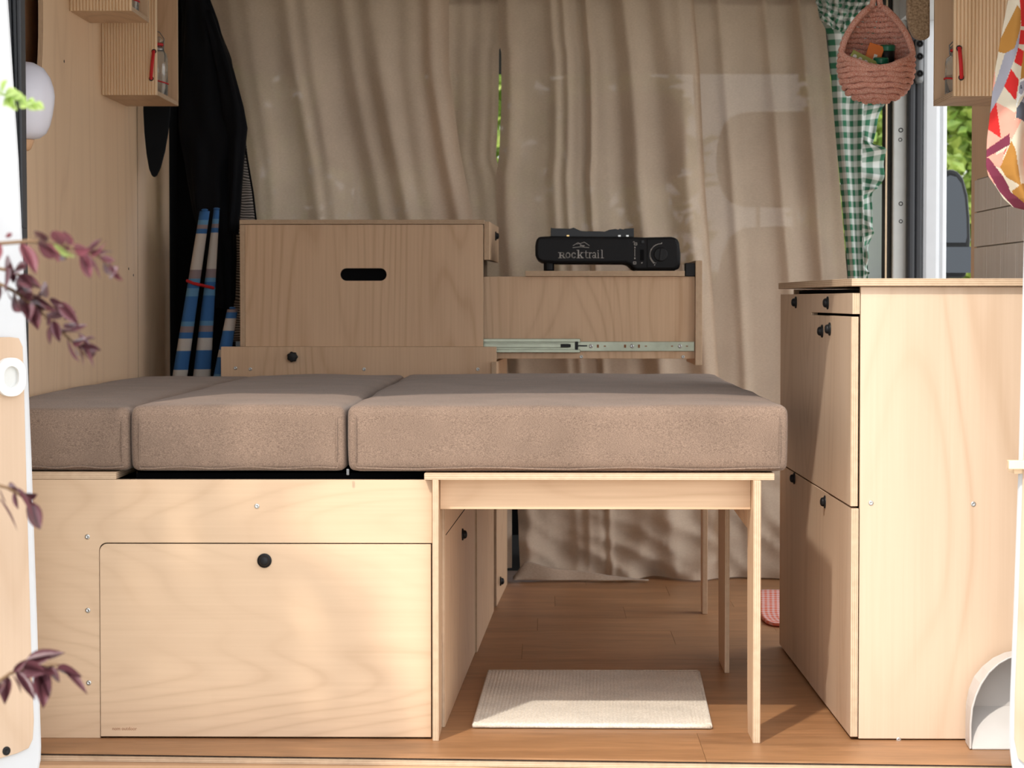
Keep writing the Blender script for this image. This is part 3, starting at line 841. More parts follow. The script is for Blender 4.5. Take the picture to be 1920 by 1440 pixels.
board('side_panel', bx(447), bx(447) + T, BY + .001, 2.13, 0, .575, 'X', 'Z', ru)
MB().box(bx(447) + .02, s3a.x - .02, BY + .001, BY + .012, .01, .298).build('lower_front', 'ply_Z', ru)
board('deck', bx(447) + .013, bx(902), BY + .001, 2.13, .585, z_pl - .004, 'Z', 'X', ru)
for px, py in ((442, 690), (470, 692), (683, 692), (896, 692)): screw((bx(px), BY - .012, bz(py)), ru)
# star knob
def star(mb, c):
    prof = []
    n = 28
    def R(a): return .0118 * (1 + .09 * math.cos(7 * a))
    rings = []
    for sc_, h in ((1, 0), (1.02, .004), (1, .010), (.8, .013), (.2, .0135)):
        rings.append([mb.av((c.x + sc_ * R(2 * math.pi * k / n) * math.cos(2 * math.pi * k / n), c.y - h - .004, c.z + sc_ * R(2 * math.pi * k / n) * math.sin(2 * math.pi * k / n))) for k in range(n)])
    for A, B in zip(rings, rings[1:]):
        for k in range(n): mb.face((A[k], A[(k + 1) % n], B[(k + 1) % n], B[k]))
    mb.face(rings[0][::-1]); mb.face(rings[-1])
    mb.lathe([(.006, 0), (.006, .005)], c, 'Y', 14)
mb = MB(); star(mb, P(549, 669, BY - .012)); mb.M = None; mb.build('star_knob', 'black_plastic', ru, smooth=False, bevel=.0006)

KB = thing('handled_box', (bx(680), 1.97, z_pl), 'plywood box with oval hand slot, standing behind the cushions', 'box')
BY2 = BY + .004
kx_ = lambda px: P(px, 560, BY2).x
kz_ = lambda py: P(700, py, BY2).z
xa, xb_ = kx_(460), kx_(906)
sx0, sx1, sz0, sz1 = kx_(638), kx_(725), kz_(526.5), kz_(503)
plate('front_panel', [[(xa, z_pl), (xb_, z_pl), (xb_, kz_(421)), (xa, kz_(421))], rrect(sx0, sx1, sz0, sz1, (sz1 - sz0) * .499, 8)], XZ, BY2, BY2 + .012, ['ply_Z', 'edge_Y'], KB, bevel=.0006)
board('left_side', kx_(450), xa - .0005, BY2 - .001, 2.14, z_pl, kz_(421), 'X', 'Z', KB)
board('lid', kx_(450), kx_(908), BY2 - .003, 2.14, kz_(420), kz_(412), 'Z', 'X', KB)
board('back_panel', xa, xb_, 2.128, 2.14, z_pl, kz_(421), 'Y', 'Z', KB)
MB().box(xa + .012, xb_ - .012, BY2 + .03, 2.12, z_pl + .03, kz_(425)).build('inner_liner', 'black_felt', KB)
# small drawer standing a little open to the right
n0, n1, f0 = P(907.5, 450, BY2 + .01), P(917.5, 450, BY2 + .01), P(935, 450, BY2 + .45)
dw = board8('small_drawer', [(n0.x, n0.y, P(912, 487, BY2).z), (n1.x, n1.y, P(912, 487, BY2).z), (f0.x, f0.y, P(912, 487, BY2).z), (f0.x - .011, f0.y, P(912, 487, BY2).z),
                        (n0.x, n0.y, P(912, 415, BY2).z), (n1.x, n1.y, P(912, 415, BY2).z), (f0.x, f0.y, P(912, 415, BY2).z), (f0.x - .011, f0.y, P(912, 415, BY2).z)], 'X', 'Z', KB)
kp = n1.lerp(f0, .62); knob((kp.x, kp.y, P(927, 442, BY2 + .25).z), dw, '+X', .9)
# long drawer with the stove shelf
DY = 1.80
wx = lambda px: P(px, 590, DY).x
wz_ = lambda py: P(1100, py, DY).z
dl0, dl1 = wx(906), wx(1303)
board('drawer_side', dl0, dl1, DY, DY + .012, wz_(672.5), wz_(518.5), 'Y', 'Z', KB)
board('drawer_side', dl0, dl1, 2.128, 2.14, wz_(672.5), wz_(518.5), 'Y', 'Z', KB)
board('drawer_bottom', dl0, dl1, DY + .013, 2.127, wz_(672.5), wz_(664), 'Z', 'X', KB)
df = board('drawer_front', dl1 + .0005, wx(1316), DY - .012, 2.16, wz_(684.5), wz_(488.5), 'X', 'Z', KB)
knob((wx(1316), 1.97, P(1316, 504, 1.97).z), df, '+X', .9)
MB().box(wx(1285), wx(1302.5), DY - .006, DY + .05, wz_(518), wz_(493)).build('stop_block', 'black_plastic', KB, bevel=.001)
sh = board('stove_shelf', wx(985), wx(1283), DY - .012, 2.14, wz_(518), wz_(508), 'Z', 'X', KB)
# telescopic runner
RYo = DY
def rail(name, pxa, pxb, pya, pyb, d0, d1, mat):
    return MB().box(wx(pxa), wx(pxb), DY - d1, DY - d0, wz_(pyb), wz_(pya)).build(name, mat, KB, bevel=.0008)
ro = thing('x', (0, 0, 0), None, None); bpy.data.objects.remove(ro)
rl = rail('runner_inner', 1085, 1302, 640.5, 658.5, 0, .004, 'zinc')
ch = rail('runner_outer', 906, 1088, 635, 661, .003, .006, 'zinc')
MB().box(wx(906), wx(1088), DY - .012, DY - .006, wz_(641.5), wz_(635)).build('runner_lip', 'zinc', ch, bevel=.001)
MB().box(wx(906), wx(1088), DY - .012, DY - .006, wz_(661), wz_(655)).build('runner_lip', 'zinc', ch, bevel=.001)
MB().box(wx(906), wx(1066), DY - .009, DY - .006, wz_(652), wz_(644)).build('runner_slide', 'zinc', ch, bevel=.001)
MB().box(wx(1051), wx(1070), DY - .011, DY - .0065, wz_(651), wz_(645)).build('stop_clip', 'black_plastic', ch, bevel=.001)
MB().box(wx(1078), wx(1084), DY - .0125, DY - .0065, wz_(656), wz_(640)).build('stop_clip', 'black_plastic', ch, bevel=.001)
MB().box(wx(1084), wx(1101), DY - .0075, DY - .0045, wz_(649.5), wz_(647)).build('release_tongue', 'black_plastic', rl)
for px in (1108, 1185, 1275): shared('bigscrew', lambda m: m.lathe([(.0048, -.001), (.0048, .0008), (.0035, .002), (.001, .002), (.001, .001)], axis='Y', n=12), 'screw', (wx(px), DY - .004, wz_(649)), rl, 'steel')
for px in (1121, 1134, 1172, 1198, 1211, 1260, 1288):
    MB().box(wx(px - 2), wx(px + 2), DY - .0043, DY - .0035, wz_(652 if px in (1121, 1172, 1198) else 650), wz_(646 if px in (1121, 1172, 1198) else 648)).build('slot', 'lettering_brown', rl)
for px in (1090, 1281): screw((wx(px), DY, wz_(669)), KB)

# ---- camping stove
SY = DY + .012
s5 = lambda zx, zy, y=SY: P(1000 + zx / 5.818, 420 + zy / 5.818, y)
st = thing('camping_stove', s5(800, 508, SY + .13), 'black portable gas stove with grey lettering on the drawer shelf', 'stove')
out = [(60, 140), (200, 132), (1100, 142), (1220, 146), (1500, 140), (1560, 152), (1590, 190), (1606, 320), (1604, 440), (1590, 490), (1555, 502), (1120, 500), (1075, 465), (1050, 440), (1000, 430), (240, 428), (90, 415), (45, 390), (22, 340), (20, 240), (30, 175)]
so_ = [s5(*q) for q in out]
MB().prism([(p.x, p.z) for p in so_], XZ, SY, SY + .24).build('stove_body', ['stove_black', 'stove_black'], st, bevel=.006)
# pressed front panel, a hair proud
inn = [(70, 165), (1030, 170), (1045, 200), (1045, 380), (1030, 405), (250, 405), (100, 395), (60, 370), (48, 330), (48, 220), (55, 180)]
MB().prism([(s5(*q).x, s5(*q).z) for q in inn], XZ, SY - .0012, SY + .001).build('front_pressing', ['stove_black', 'stove_black'], st, bevel=.001)
inn = [(1240, 165), (1500, 160), (1550, 175), (1572, 230), (1578, 400), (1565, 465), (1530, 482), (1240, 480)]
MB().prism([(s5(*q).x, s5(*q).z) for q in inn], XZ, SY - .002, SY + .001).build('valve_housing', ['stove_black', 'stove_black'], st, bevel=.0015)
for xx in (112, 1420):
    for dy in (.03, .2):
        if xx > 1000: continue
        a, b = s5(xx, 505, SY + dy), s5(xx + 116, 400, SY + dy)
        MB().lathe([((b.x - a.x) * .46, 0), ((b.x - a.x) * .5, .004), ((b.x - a.x) * .5, b.z - a.z)], ((a.x + b.x) / 2, SY + dy, wz_(508) + .0002), 'Z', 16).build('foot', 'black_plastic', st)
a, b = s5(1130, 505), s5(1550, 495)
MB().box(a.x, b.x, SY + .02, SY + .2, wz_(508) + .0002, b.z).build('foot', 'black_plastic', st, bevel=.001)
# pan support with notched prongs
pan = [(190, 140), (190, 38), (205, 44), (260, 46), (330, 48), (400, 50), (440, 38), (470, 52), (520, 74), (600, 80), (780, 82), (830, 62), (900, 52), (925, 60), (945, 50), (985, 58), (1000, 50), (1080, 46), (1098, 42), (1100, 140)]
for yy in (.01, .215):
    MB().prism([(s5(*q).x, s5(*q).z) for q in pan], XZ, SY + yy, SY + yy + .004).build('pan_support', ['stove_enamel', 'stove_enamel'], st, bevel=.0006)
for zx in (200, 1085):
    a = s5(zx, 60); MB().box(a.x - .002, a.x + .002, SY + .014, SY + .214, s5(zx, 135).z, s5(zx, 55).z).build('pan_support', 'stove_enamel', st)
a = s5(645, 140, SY + .115)
MB().lathe([(.035, 0), (.035, .012), (.028, .016), (.0, .016)], (a.x, SY + .115, s5(645, 142).z), 'Z', 24).build('burner', 'black_plastic', st)
for zx, m_ in ((378, 'brass'), (940, 'steel'), (1028, 'steel')):
    a = s5(zx, 128); MB().box(a.x - .003, a.x + .003, SY - .001 + .008, SY + .011, a.z - .0018, a.z + .0018).build('rivet', m_, st)
def strokes(name, lst, parent, y, mat, thick=.0005):
    mb = MB()
    K = (s5(100, 0).x - s5(0, 0).x) / 100
    for w_, pts in lst:
        pp = [s5(*q, y) for q in pts]
        for a, b in zip(pp, pp[1:]):
            d_ = V((b.x - a.x, 0, b.z - a.z))
            if d_.length < 1e-7: continue
            d_.normalize(); n_ = V((-d_.z, 0, d_.x)) * (w_ * K / 2); e = d_ * (w_ * K * .18)
            a2, b2 = a - e, b + e
            q = [a2 - n_, b2 - n_, b2 + n_, a2 + n_]
            mb.hexa([p_ + V((0, -thick, 0)) for p_ in q] + [p_ for p_ in q])
    return mb.build(name, mat, parent)
def arc(cx, cy, rx, ry, a0, a1, n=14): return [(cx + rx * math.cos(math.radians(a0 + (a1 - a0) * k / n)), cy - ry * math.sin(math.radians(a0 + (a1 - a0) * k / n))) for k in range(n + 1)]
LT = [
 (15, [(293, 311), (293, 370)]), (6, [(272, 311), (318, 311)]), (6, [(272, 370), (314, 370)]), (9, [(300, 312), (318, 312)] + arc(316, 327, 17, 15, 90, -90, 8) + [(300, 342)]), (12, [(316, 342), (336, 368)]), (6, [(328, 370), (352, 370)]),
 (13, arc(378, 341, 21, 26, 0, 360, 20)),
 (13, arc(441, 341, 21, 26, 35, 318, 16)), (10, [(452, 322), (460, 326)]),
 (15, [(492, 284), (492, 370)]), (6, [(474, 285), (492, 285)]), (6, [(474, 370), (510, 370)]), (6, [(500, 346), (530, 314)]), (6, [(516, 312), (544, 312)]), (13, [(510, 338), (534, 368)]), (6, [(520, 370), (550, 370)]),
 (8, [(574, 292), (574, 356)] + arc(588, 356, 14, 13, 180, 300, 6)), (5, [(558, 312), (594, 312)]),
 (8, [(614, 313), (614, 370)]), (5, [(602, 312), (614, 312)]), (5, [(602, 370), (628, 370)]), (7, [(615, 330), (622, 316), (634, 313), (640, 320)]),
 (7, arc(660, 355, 13, 14, 0, 360, 14)), (8, [(678, 330), (678, 370)]), (7, [(650, 322), (656, 313), (668, 311), (676, 318), (678, 332)]), (5, [(678, 369), (690, 369)]),
 (8, [(708, 313), (708, 370)]), (5, [(698, 312), (708, 312)]), (5, [(697, 370), (720, 370)]), (11, [(707, 290), (707, 296)]),
 (8, [(750, 284), (750, 370)]), (5, [(738, 284), (750, 284)]), (5, [(736, 370), (768, 370)]),
]
strokes('lettering', LT, st, SY - .0012, 'print_grey')
strokes('mountain_logo', [(5, [(432, 237), (487, 203), (512, 214), (556, 198), (612, 236)]), (4, [(470, 220), (500, 214), (522, 226), (508, 236), (556, 240)]), (5, [(512, 232), (560, 236), (540, 246)]), (5, [(430, 258), (520, 249), (606, 258)])], st, SY - .0012, 'print_grey')
strokes('valve_marks', [(5, [(1102, 205), (1130, 205), (1130, 230), (1102, 230), (1102, 205)]), (5, [(1092, 412), (1120, 412), (1120, 437), (1092, 437), (1092, 412)]), (10, [(1106, 425), (1107, 426)]), (10, [(1115, 217), (1117, 218)]),
   (4, [(1088, 200), (1096, 190), (1104, 195)]), (12, [(1108, 250), (1108, 262)]), (12, [(1107, 368), (1107, 380)])] + [(7, [(1107, 275 + 14 * k), (1107, 282 + 14 * k)]) for k in range(6)] + [(9, [(1180, 428), (1188, 420)])], st, SY - .0002, 'print_grey')
strokes('dial_scale', [(6 + 1.1 * k, arc(1395, 333, 122, 118, 92 + 12.5 * k, 106 + 12.5 * k, 3)) for k in range(11)] + [(16, [(1398, 210), (1400, 211)]), (14, [(1322, 446), (1324, 447)]), (9, [(1335, 424), (1336, 425)])], st, SY - .002, 'print_grey')
a = s5(1390, 333)
mb = MB(); mb.lathe([(.0165, 0), (.0162, .005), (.015, .006)], (a.x, SY - .002, a.z), 'Y', 26)
mb.build('dial', 'black_plastic', st, bevel=.0005)
mb = MB(); mb.M = Matrix.Translation((a.x, SY - .008, a.z)) @ Matrix.Rotation(math.radians(8), 4, 'Y'); mb.box(-.003, .003, -.006, .002, -.0145, .0145)
mb.build('dial_grip', 'black_plastic', st, bevel=.001)
a = s5(1195, 195); MB().box(a.x - .0045, a.x + .003, SY - .006, SY, a.z - .004, a.z + .004).build('ignition_lever', 'stove_enamel', st, bevel=.001)
a, b = s5(1165, 280), s5(1205, 400)
MB().box(a.x, b.x, SY - .0006, SY, b.z, a.z).build('lever_slot', 'black_felt', st)

# ================================================================== CURTAINS
def sm(a, b, x):
    t = max(0, min(1, (x - a) / (b - a))); return t * t * (3 - 2 * t)
def curtain(name, left, right, z0, z1, y, label, folds, seed, nu=90, nv=80, crumple=0, spread=0.0, parent=None, amp=1.0, hem=0):
    """left/right: functions of z giving the x of the two edges; folds: (u, width, depth, slant)"""
    def fn(u, v):
        z = z0 + (z1 - z0) * v
        a, b = left(z), right(z)
        x = a + (b - a) * u
        d = 0
        for (fu, fw, fd, fs) in folds:
            t = (u - fu - fs * (1 - v)) / (fw * 1.25)
            d -= fd * math.exp(-t * t) * amp * .62 * (.55 + .45 * sm(0, .6, v) + .35 * noise.noise(V((fu * 9, v * 2.5, seed))))
        d += .006 * noise.noise(V((x * 7 + seed, z * 1.3, seed))) + .0025 * noise.noise(V((x * 24, z * 3, seed * 2)))
        if crumple:
            k = crumple * sm(.42, .1, z)
            d += k * (.035 * noise.noise(V((x * 9 + seed, z * 10, 1))) + .03 * abs(noise.noise(V((x * 5, z * 16 + x * 8, 4 + seed)))))
        return (x, y + d, z)
    W_ = abs(right((z0 + z1) / 2) - left((z0 + z1) / 2))
    mb = MB().grid(fn, nu, nv)
    if parent:
        return mb.build(name, 'linen', parent, smooth=True)
    o = mb.build(name, 'linen', None, smooth=True)
    tag(o, label, 'curtain', 'natural linen curtains dividing off the cab')
    return o
CY = 2.27
def edge(pts, y=CY):
    pw = sorted([P(px, py, y) for px, py in pts], key=lambda p: p.z)
    def f(z):
        if z <= pw[0].z: return pw[0].x
        for a, b in zip(pw, pw[1:]):
            if z <= b.z: return a.x + (b.x - a.x) * (z - a.z) / (b.z - a.z)
        return pw[-1].x
    return f
rnd = random.Random(3)
curtain('linen_curtain', edge([(385, 0), (440, 300), (455, 600)], 2.25), edge([(842, -20), (842, 130), (862, 280), (888, 412), (930, 700)], 2.25), .03, 1.57, 2.25,
        'linen curtain hanging behind the handled box, next to the black coat',
        [(.10, .025, .022, .0), (.17, .03, .03, -.03), (.24, .04, -.012, .04), (.33, .025, .03, .04), (.41, .03, .026, .02), (.50, .05, -.02, .10), (.56, .03, .028, .14), (.66, .03, .03, .16), (.72, .04, .03, .02), (.83, .04, .025, -.02), (.92, .025, .03, .04)], 1.0)
curtain('linen_curtain', edge([(800, 0), (815, 700)], 2.31), edge([(945, -10), (944, 80), (936, 92), (935, 200), (931, 280), (930, 300), (945, 335), (955, 420), (960, 700)], 2.31), .03, 1.57, 2.30,
        'pale linen curtain strip left of the bright slit, partly behind another curtain', [(.2, .1, .015, 0), (.5, .08, .01, 0), (.75, .1, .02, .0), (.93, .05, .02, 0)], 2.0, nu=40)
curtain('linen_curtain', edge([(933, -10), (936, 80), (940, 100), (940, 200), (936, 290), (930, 330), (932, 420), (946, 600), (968, 900), (976, 1085)], CY), edge([(1300, -10), (1312, 130), (1322, 350), (1332, 480), (1347, 700), (1352, 1090)], CY), .004, 1.57, CY,
        'linen curtain hanging behind the stove, right of the bright slit',
        [(.05, .03, .03, 0), (.16, .07, -.012, .0), (.27, .02, .022, .02), (.33, .015, .02, .02), (.42, .014, -.018, .01), (.445, .014, .03, .01), (.56, .035, -.025, .12), (.63, .035, .035, .14), (.75, .05, -.018, .16), (.82, .05, .03, .22), (.92, .03, .02, .0), (.985, .02, -.02, 0)], 3.0, crumple=1.6, nu=140, nv=120)
curtain('linen_curtain', edge([(1290, -10), (1330, 700), (1335, 1090)], CY + .035), edge([(1540, -10), (1548, 60), (1562, 200), (1580, 420), (1592, 560), (1600, 1090)], CY + .035), .004, 1.57, CY + .03,
        'brightest linen curtain beside the green gingham curtain', [(.22, .03, .02, .05), (.40, .10, -.015, .05), (.56, .03, .022, .06), (.70, .06, -.02, .02), (.82, .03, .03, .0), (.93, .04, -.01, 0)], 4.0, crumple=1.3, nu=100, nv=110)
MB().tube([(-.95, 2.24, 1.585), (.88, 2.24, 1.585)], .01, 12).build('curtain_rod', 'steel')
tag(bpy.data.objects['curtain_rod'], 'steel rod above the picture carrying the linen curtains', 'rod')
# lining piece showing at the foot of the middle curtain
hp = [P(px, 1090, CY).x for px in (962, 1215)]
def hemf(u, v):
    x = hp[0] + (hp[1] - hp[0]) * u
    z = .006 + v * (.05 * (1 - u) ** 1.3 * sm(-.02, .12, u) + .004 * math.sin(u * 11 + 1) * (1 - u))
    return (x, CY - .03 - .012 * (1 - v) + .004 * math.sin(u * 17) + .01 * v, z)
hm = MB().grid(hemf, 40, 8).build('curtain_hem', 'lining', bpy.data.objects['linen_curtain.002'] if 'linen_curtain.002' in bpy.data.objects else None, smooth=True, solid=.0012)

# ---- green gingham curtain with a frilled edge
gt = thing('gingham_curtain', P(1610, 700, 2.12), 'green and white gingham curtain with frilled edge at the side door', 'curtain')
GY = 2.10
gl, gr_ = edge([(1528, -20), (1536, 30), (1551, 60), (1563, 200), (1577, 350), (1590, 500), (1596, 640)], GY), edge([(1640, -20), (1650, 100), (1618, 200), (1615, 300), (1618, 400), (1622, 540), (1624, 640)], GY)
def gfn(u, v):
    z = .55 + (1.5 - .55) * v
    a, b = gl(z), gr_(z)
    x = a + (b - a) * u
    y = GY + .010 * math.sin(u * 9 + z * 2) + .008 * noise.noise(V((x * 20, z * 6, 3)))
    return (x, y, z)
MB().grid(gfn, 30, 60, uvfn=lambda u, v: (u * .105, v * .95)).build('main_cloth', 'gingham', gt, smooth=True, solid=.0008)
ge = edge([(1660, 100), (1668, 170), (1648, 225), (1634, 262), (1660, 290), (1658, 320), (1636, 370), (1634, 420), (1638, 450), (1626, 470), (1628, 520), (1630, 640)], GY)
def ffn(u, v):
    z = .55 + (1.32 - .55) * v
    a, b = gr_(z) - .004, ge(z)
    x = a + (b - a) * u
    y = GY - .006 + u * .018 * math.sin(z * 95 + 2 * math.sin(z * 31)) + u * .02 * noise.noise(V((z * 30, u * 2, 7)))
    return (x, y, z + u * .012 * math.sin(z * 60))
MB().grid(ffn, 14, 150, uvfn=lambda u, v: (.13 + u * .05, v * .95)).build('frill', 'gingham', gt, smooth=True, solid=.0008)
def vfn(u, v):
    a = P(1524 + 110 * u, -12, GY - .03); b = P(1540 + 85 * u, 38 + 22 * math.sin(u * 3.1), GY - .03)
    p = a.lerp(b, v)
    return (p.x + .006 * noise.noise(V((u * 12, v * 10, 1))), p.y + .02 * noise.noise(V((u * 9, v * 8, 5))) - .012 * math.sin(v * 3.1), p.z + .004 * noise.noise(V((u * 15, v * 9, 9))))
MB().grid(vfn, 40, 20, uvfn=lambda u, v: (u * .25 + v * .04, v * .14 - u * .03)).build('valance', 'gingham', gt, smooth=True, solid=.0008)

# ================================================================== LEFT WALL OBJECTS
def fluted_box(name, px_near_l, px_near_r, py_near, px_far, wallx, z_top, label, side, handle_px, Ynear, Yfar, open_side=True):
    a = P(px_near_l, py_near, Ynear); b = P(px_near_r, py_near, Ynear); f = P(px_far, py_near, Yfar)
    x_in = b.x if side < 0 else a.x
    zb = a.z
    t = thing(name, ((wallx + x_in) / 2, (Ynear + Yfar) / 2, zb), label, 'wall box', 'fluted plywood boxes fixed to the van walls')
    lo, hi = min(wallx, x_in), max(wallx, x_in)
    if side < 0: hi = x_in
    th = .010
    board('bottom', lo, hi, Ynear + .012, Yfar, zb, zb + th, 'Z', 'Y', t)
    board('top', lo, hi, Ynear + .012, Yfar, z_top - th, z_top, 'Z', 'Y', t)
    board('far_end', lo, hi, Yfar - th, Yfar, zb + th, z_top - th, 'Y', 'Z', t)
    ww = (lo, lo + .006) if side < 0 else (hi - .006, hi)
    board('back', ww[0], ww[1], Ynear + .013, Yfar - th, zb + th, z_top - th, 'X', 'Z', t)
    # fluted front door: rounded ribs
    mb = MB(); n = max(8, int((hi - lo) / .0062)); poly = []
    sub = 4
    for k in range(n * sub + 1):
        x = lo + (hi - lo) * k / (n * sub)
        poly.append((x, Ynear + .003 * (1 - abs(math.sin(math.pi * k / sub)))))
    poly += [(hi, Ynear + .011), (lo, Ynear + .011)]
    mb.prism(poly, XY, zb, z_top)
    dr_ = mb.build('fluted_door', ['fluted', 'fluted'], t)
    if handle_px:
        h0, h1 = P(*handle_px[0], Ynear - .004), P(*handle_px[1], Ynear - .004)
        MB().tube([h0 + V((0, .012, .001)), h0, h0.lerp(h1, .5) + V((0, -.003, 0)), h1, h1 + V((0, .012, -.001))], .0035, 10).build('cord_handle', 'red_cord', dr_, smooth=True)
        for h in (h0, h1): MB().lathe([(.0052, -.002), (.0052, .0024), (.003, .0024)], (h.x, Ynear + .0015, h.z), 'Y', 12).build('cord_hole', 'rock_dark', dr_)
    return t, (lo, hi, zb)
t1, e1 = fluted_box('fluted_box', 195, 294, 178, 333, LW, 1.45, 'fluted wooden wall box with red cord handle beside the black coat', -1, ((288, 96), (283, 147)), 1.25, 1.56)
t2, e2 = fluted_box('fluted_box', 135, 246, 20, 280, LW, 1.52, 'fluted wooden wall box cut off at the top left edge', -1, None, .90, 1.12)
t3, e3 = fluted_box('fluted_box', 1788, 1868, 180, 1749, RW - .012, 1.45, 'fluted wooden wall box with red cord handle above the tiles', 1, ((1799, 90), (1803, 145)), .30, .525)
MB().box(RW - .055, RW - .013, .42, .50, e3[2] - .012, e3[2] - .0006).build('bracket', 'steel', t3, bevel=.002)

def clip_jar(x, y, z, h, r, label, wire=1):
    t = thing('clip_jar', (x, y, z), label, 'jar', 'clip-top glass jars in the wall boxes')
    MB().lathe([(0, 0), (r * .9, 0), (r, .004), (r, h * .55), (r * .93, h * .63), (r * .62, h * .70), (r * .62, h * .74), (r * .55, h * .74), (r * .55, h * .69), (r * .85, h * .60), (r * .92, h * .54), (r * .92, .006), (0, .005)], (x, y, z), 'Z', 24).build('glass_body', 'glass', t, smooth=True)
    MB().lathe([(0, .006), (r * .9, .006), (r * .9, h * .34), (0, h * .34)], (x, y, z), 'Z', 20).build('contents', 'lamp_wood', t, smooth=False)
    MB().lathe([(r * .66, h * .745), (r * .72, h * .755), (r * .72, h * .775), (r * .66, h * .785)], (x, y, z), 'Z', 20).build('rubber_ring', 'red_cord', t, smooth=True)
    MB().lathe([(0, h * .79), (r * .68, h * .79), (r * .7, h * .82), (r * .5, h * .88), (0, h * .9)], (x, y, z), 'Z', 20).build('glass_lid', 'glass', t, smooth=True)
    MB().lathe([(r * .64, h * .66), (r * .68, h * .66), (r * .68, h * .72), (r * .64, h * .72)], (x, y, z), 'Z', 20).build('neck_band', 'steel', t, smooth=True)
    pts = [(x - r * .7, y, z + h * .69), (x - r * .75, y - r * .1, z + h * .85), (x - r * .4, y, z + h * .95), (x, y, z + h * .97), (x + r * .4, y, z + h * .95), (x + r * .75, y - r * .1, z + h * .85), (x + r * .7, y, z + h * .69)]
    MB().tube(pts, .0011, 6).build('wire_bail', 'hinge_metal', t)
    MB().tube([(x + r * .7, y - .002, z + h * .69), (x + r * .9, y - r * .6, z + h * .62), (x + r * .9, y - r * .8, z + h * .5)], .0011, 6).build('wire_latch', 'hinge_metal', t)
    # long red strap slung round the belly
    MB().tube([(x + r * 1.03 * math.cos(a), y + r * 1.03 * math.sin(a), z + h * (.24 - .05 * math.cos(a))) for a in [2 * math.pi * k / 20 for k in range(20)]], .0016, 6, closed=True).build('red_strap', 'red_cord', t, smooth=True)
q = P(308, 190, 1.43)
clip_jar(min(q.x, e1[1] - .034), 1.43, e1[2] + .0105, .15, .030, 'clip-top glass jar with red seal in the box beside the black coat')
clip_jar(e2[1] - .032, 1.03, e2[2] + .0105, .12, .026, 'clip-top glass jar in the wall box at the top left edge')
q = P(1772, 175, .42)
clip_jar(e3[0] + .033, .42, e3[2] + .0105, .105, .029, 'clip-top jar with red seal in the right-hand wall box')
# bell-shaped lamp on a wooden wall bracket
lp = P(46, 188, .08)
lm = thing('bell_lamp', (lp.x, lp.y, P(46, 285, .08).z), 'white bell-shaped lamp on a wooden bracket beside the door seal', 'lamp')
sc_ = 4600 / 4.08
prof = []
for px_, py_ in ((0, 115), (18, 118), (36, 128), (48, 146), (54, 165), (56, 180), (55, 195), (52, 215), (47, 235), (40, 250), (28, 259), (12, 262), (0, 262)):
    prof.append((px_ / sc_, P(46, py_, .08).z))
MB().lathe([(r_, z_) for r_, z_ in prof], (lp.x, lp.y, 0), 'Z', 36).build('lamp_shade', 'lamp_shade', lm, smooth=True)
zb0, zb1 = P(46, 283, .08).z, P(46, 261.5, .08).z
MB().lathe([(.006, zb0), (.010, zb0 + .003), (.0155, zb1 - .003), (.0155, zb1)], (lp.x, lp.y, 0), 'Z', 24).build('lamp_base', 'lamp_wood', lm, smooth=True)
MB().tube([(lp.x, lp.y, zb0 + .004), (lp.x - .03, lp.y, zb0 - .004), (LW + .001, lp.y, zb0)], .006, 10).build('bracket_arm', 'lamp_wood', lm, smooth=True)
# black board hanging flat on the wall under the box
zt_, zm = P(297, 190, 1.72).z, P(291, 332, 1.72).z
bd = thing('black_board', (LW + .03, 1.72, zm), 'long black rounded board hanging on the wall under the fluted box', 'board')
pts = []
for px_, py_ in ((272, 150), (271, 210), (273, 250), (277, 290), (282, 318), (287, 330), (291, 333), (296, 330), (303, 315), (311, 285), (317, 250), (321, 210), (322, 150)):
    p = P(px_, py_, 1.72); pts.append((p.x, p.z))
pts = [(x - pts[0][0] + pts[0][0], z) for x, z in pts]
xo = max(0, LW + .004 - min(x for x, z in pts))
MB().prism([(x + xo * 0, z) for x, z in pts], XZ, 1.70, 1.712).build('deck', ['board_black', 'board_black'], bd, bevel=.002)
# black cab pillar and sheet standing in for the unlit corner beyond the lining
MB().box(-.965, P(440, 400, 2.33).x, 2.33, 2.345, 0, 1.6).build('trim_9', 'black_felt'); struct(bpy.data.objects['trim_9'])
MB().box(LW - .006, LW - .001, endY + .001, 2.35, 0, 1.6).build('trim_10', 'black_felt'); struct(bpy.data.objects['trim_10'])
# black coat
def loft(rows, Yc, dep, n=28, seed=0, fold=.006, wn=5):
    """rows: (py, px_left, px_right, depth_scale)"""
    mb = MB(); rings = []
    # resample
    rs = []
    for (a, b) in zip(rows, rows[1:]):
        for k in range(6):
            t = k / 6; rs.append([a[i] + (b[i] - a[i]) * t for i in range(4)])
    rs.append(list(rows[-1]))
    for j, (py, xl_, xr_, ds) in enumerate(rs):
        A, B = P(xl_, py, Yc), P(xr_, py, Yc)
        c = (A + B) / 2; hw = (B.x - A.x) / 2
        ring = []
        for k in range(n):
            a = 2 * math.pi * k / n
            rr_ = 1 + fold / max(hw, .01) * math.sin(wn * a + seed + .15 * j) * .6
            ring.append(mb.av((c.x + hw * math.cos(a) * (1 if abs(math.cos(a)) > .95 else rr_), Yc + dep * ds * math.sin(a) * rr_ + fold * noise.noise(V((a * 2, j * .12, seed))), A.z)))
        rings.append(ring)
    for A, B in zip(rings, rings[1:]):
        for k in range(n): mb.face((A[k], A[(k + 1) % n], B[(k + 1) % n], B[k]))
    mb.face(rings[0][::-1]); mb.face(rings[-1]); return mb
ct = thing('black_coat', P(395, 575, 1.99), 'black coat hanging in the dark corner left of the linen curtains', 'coat')
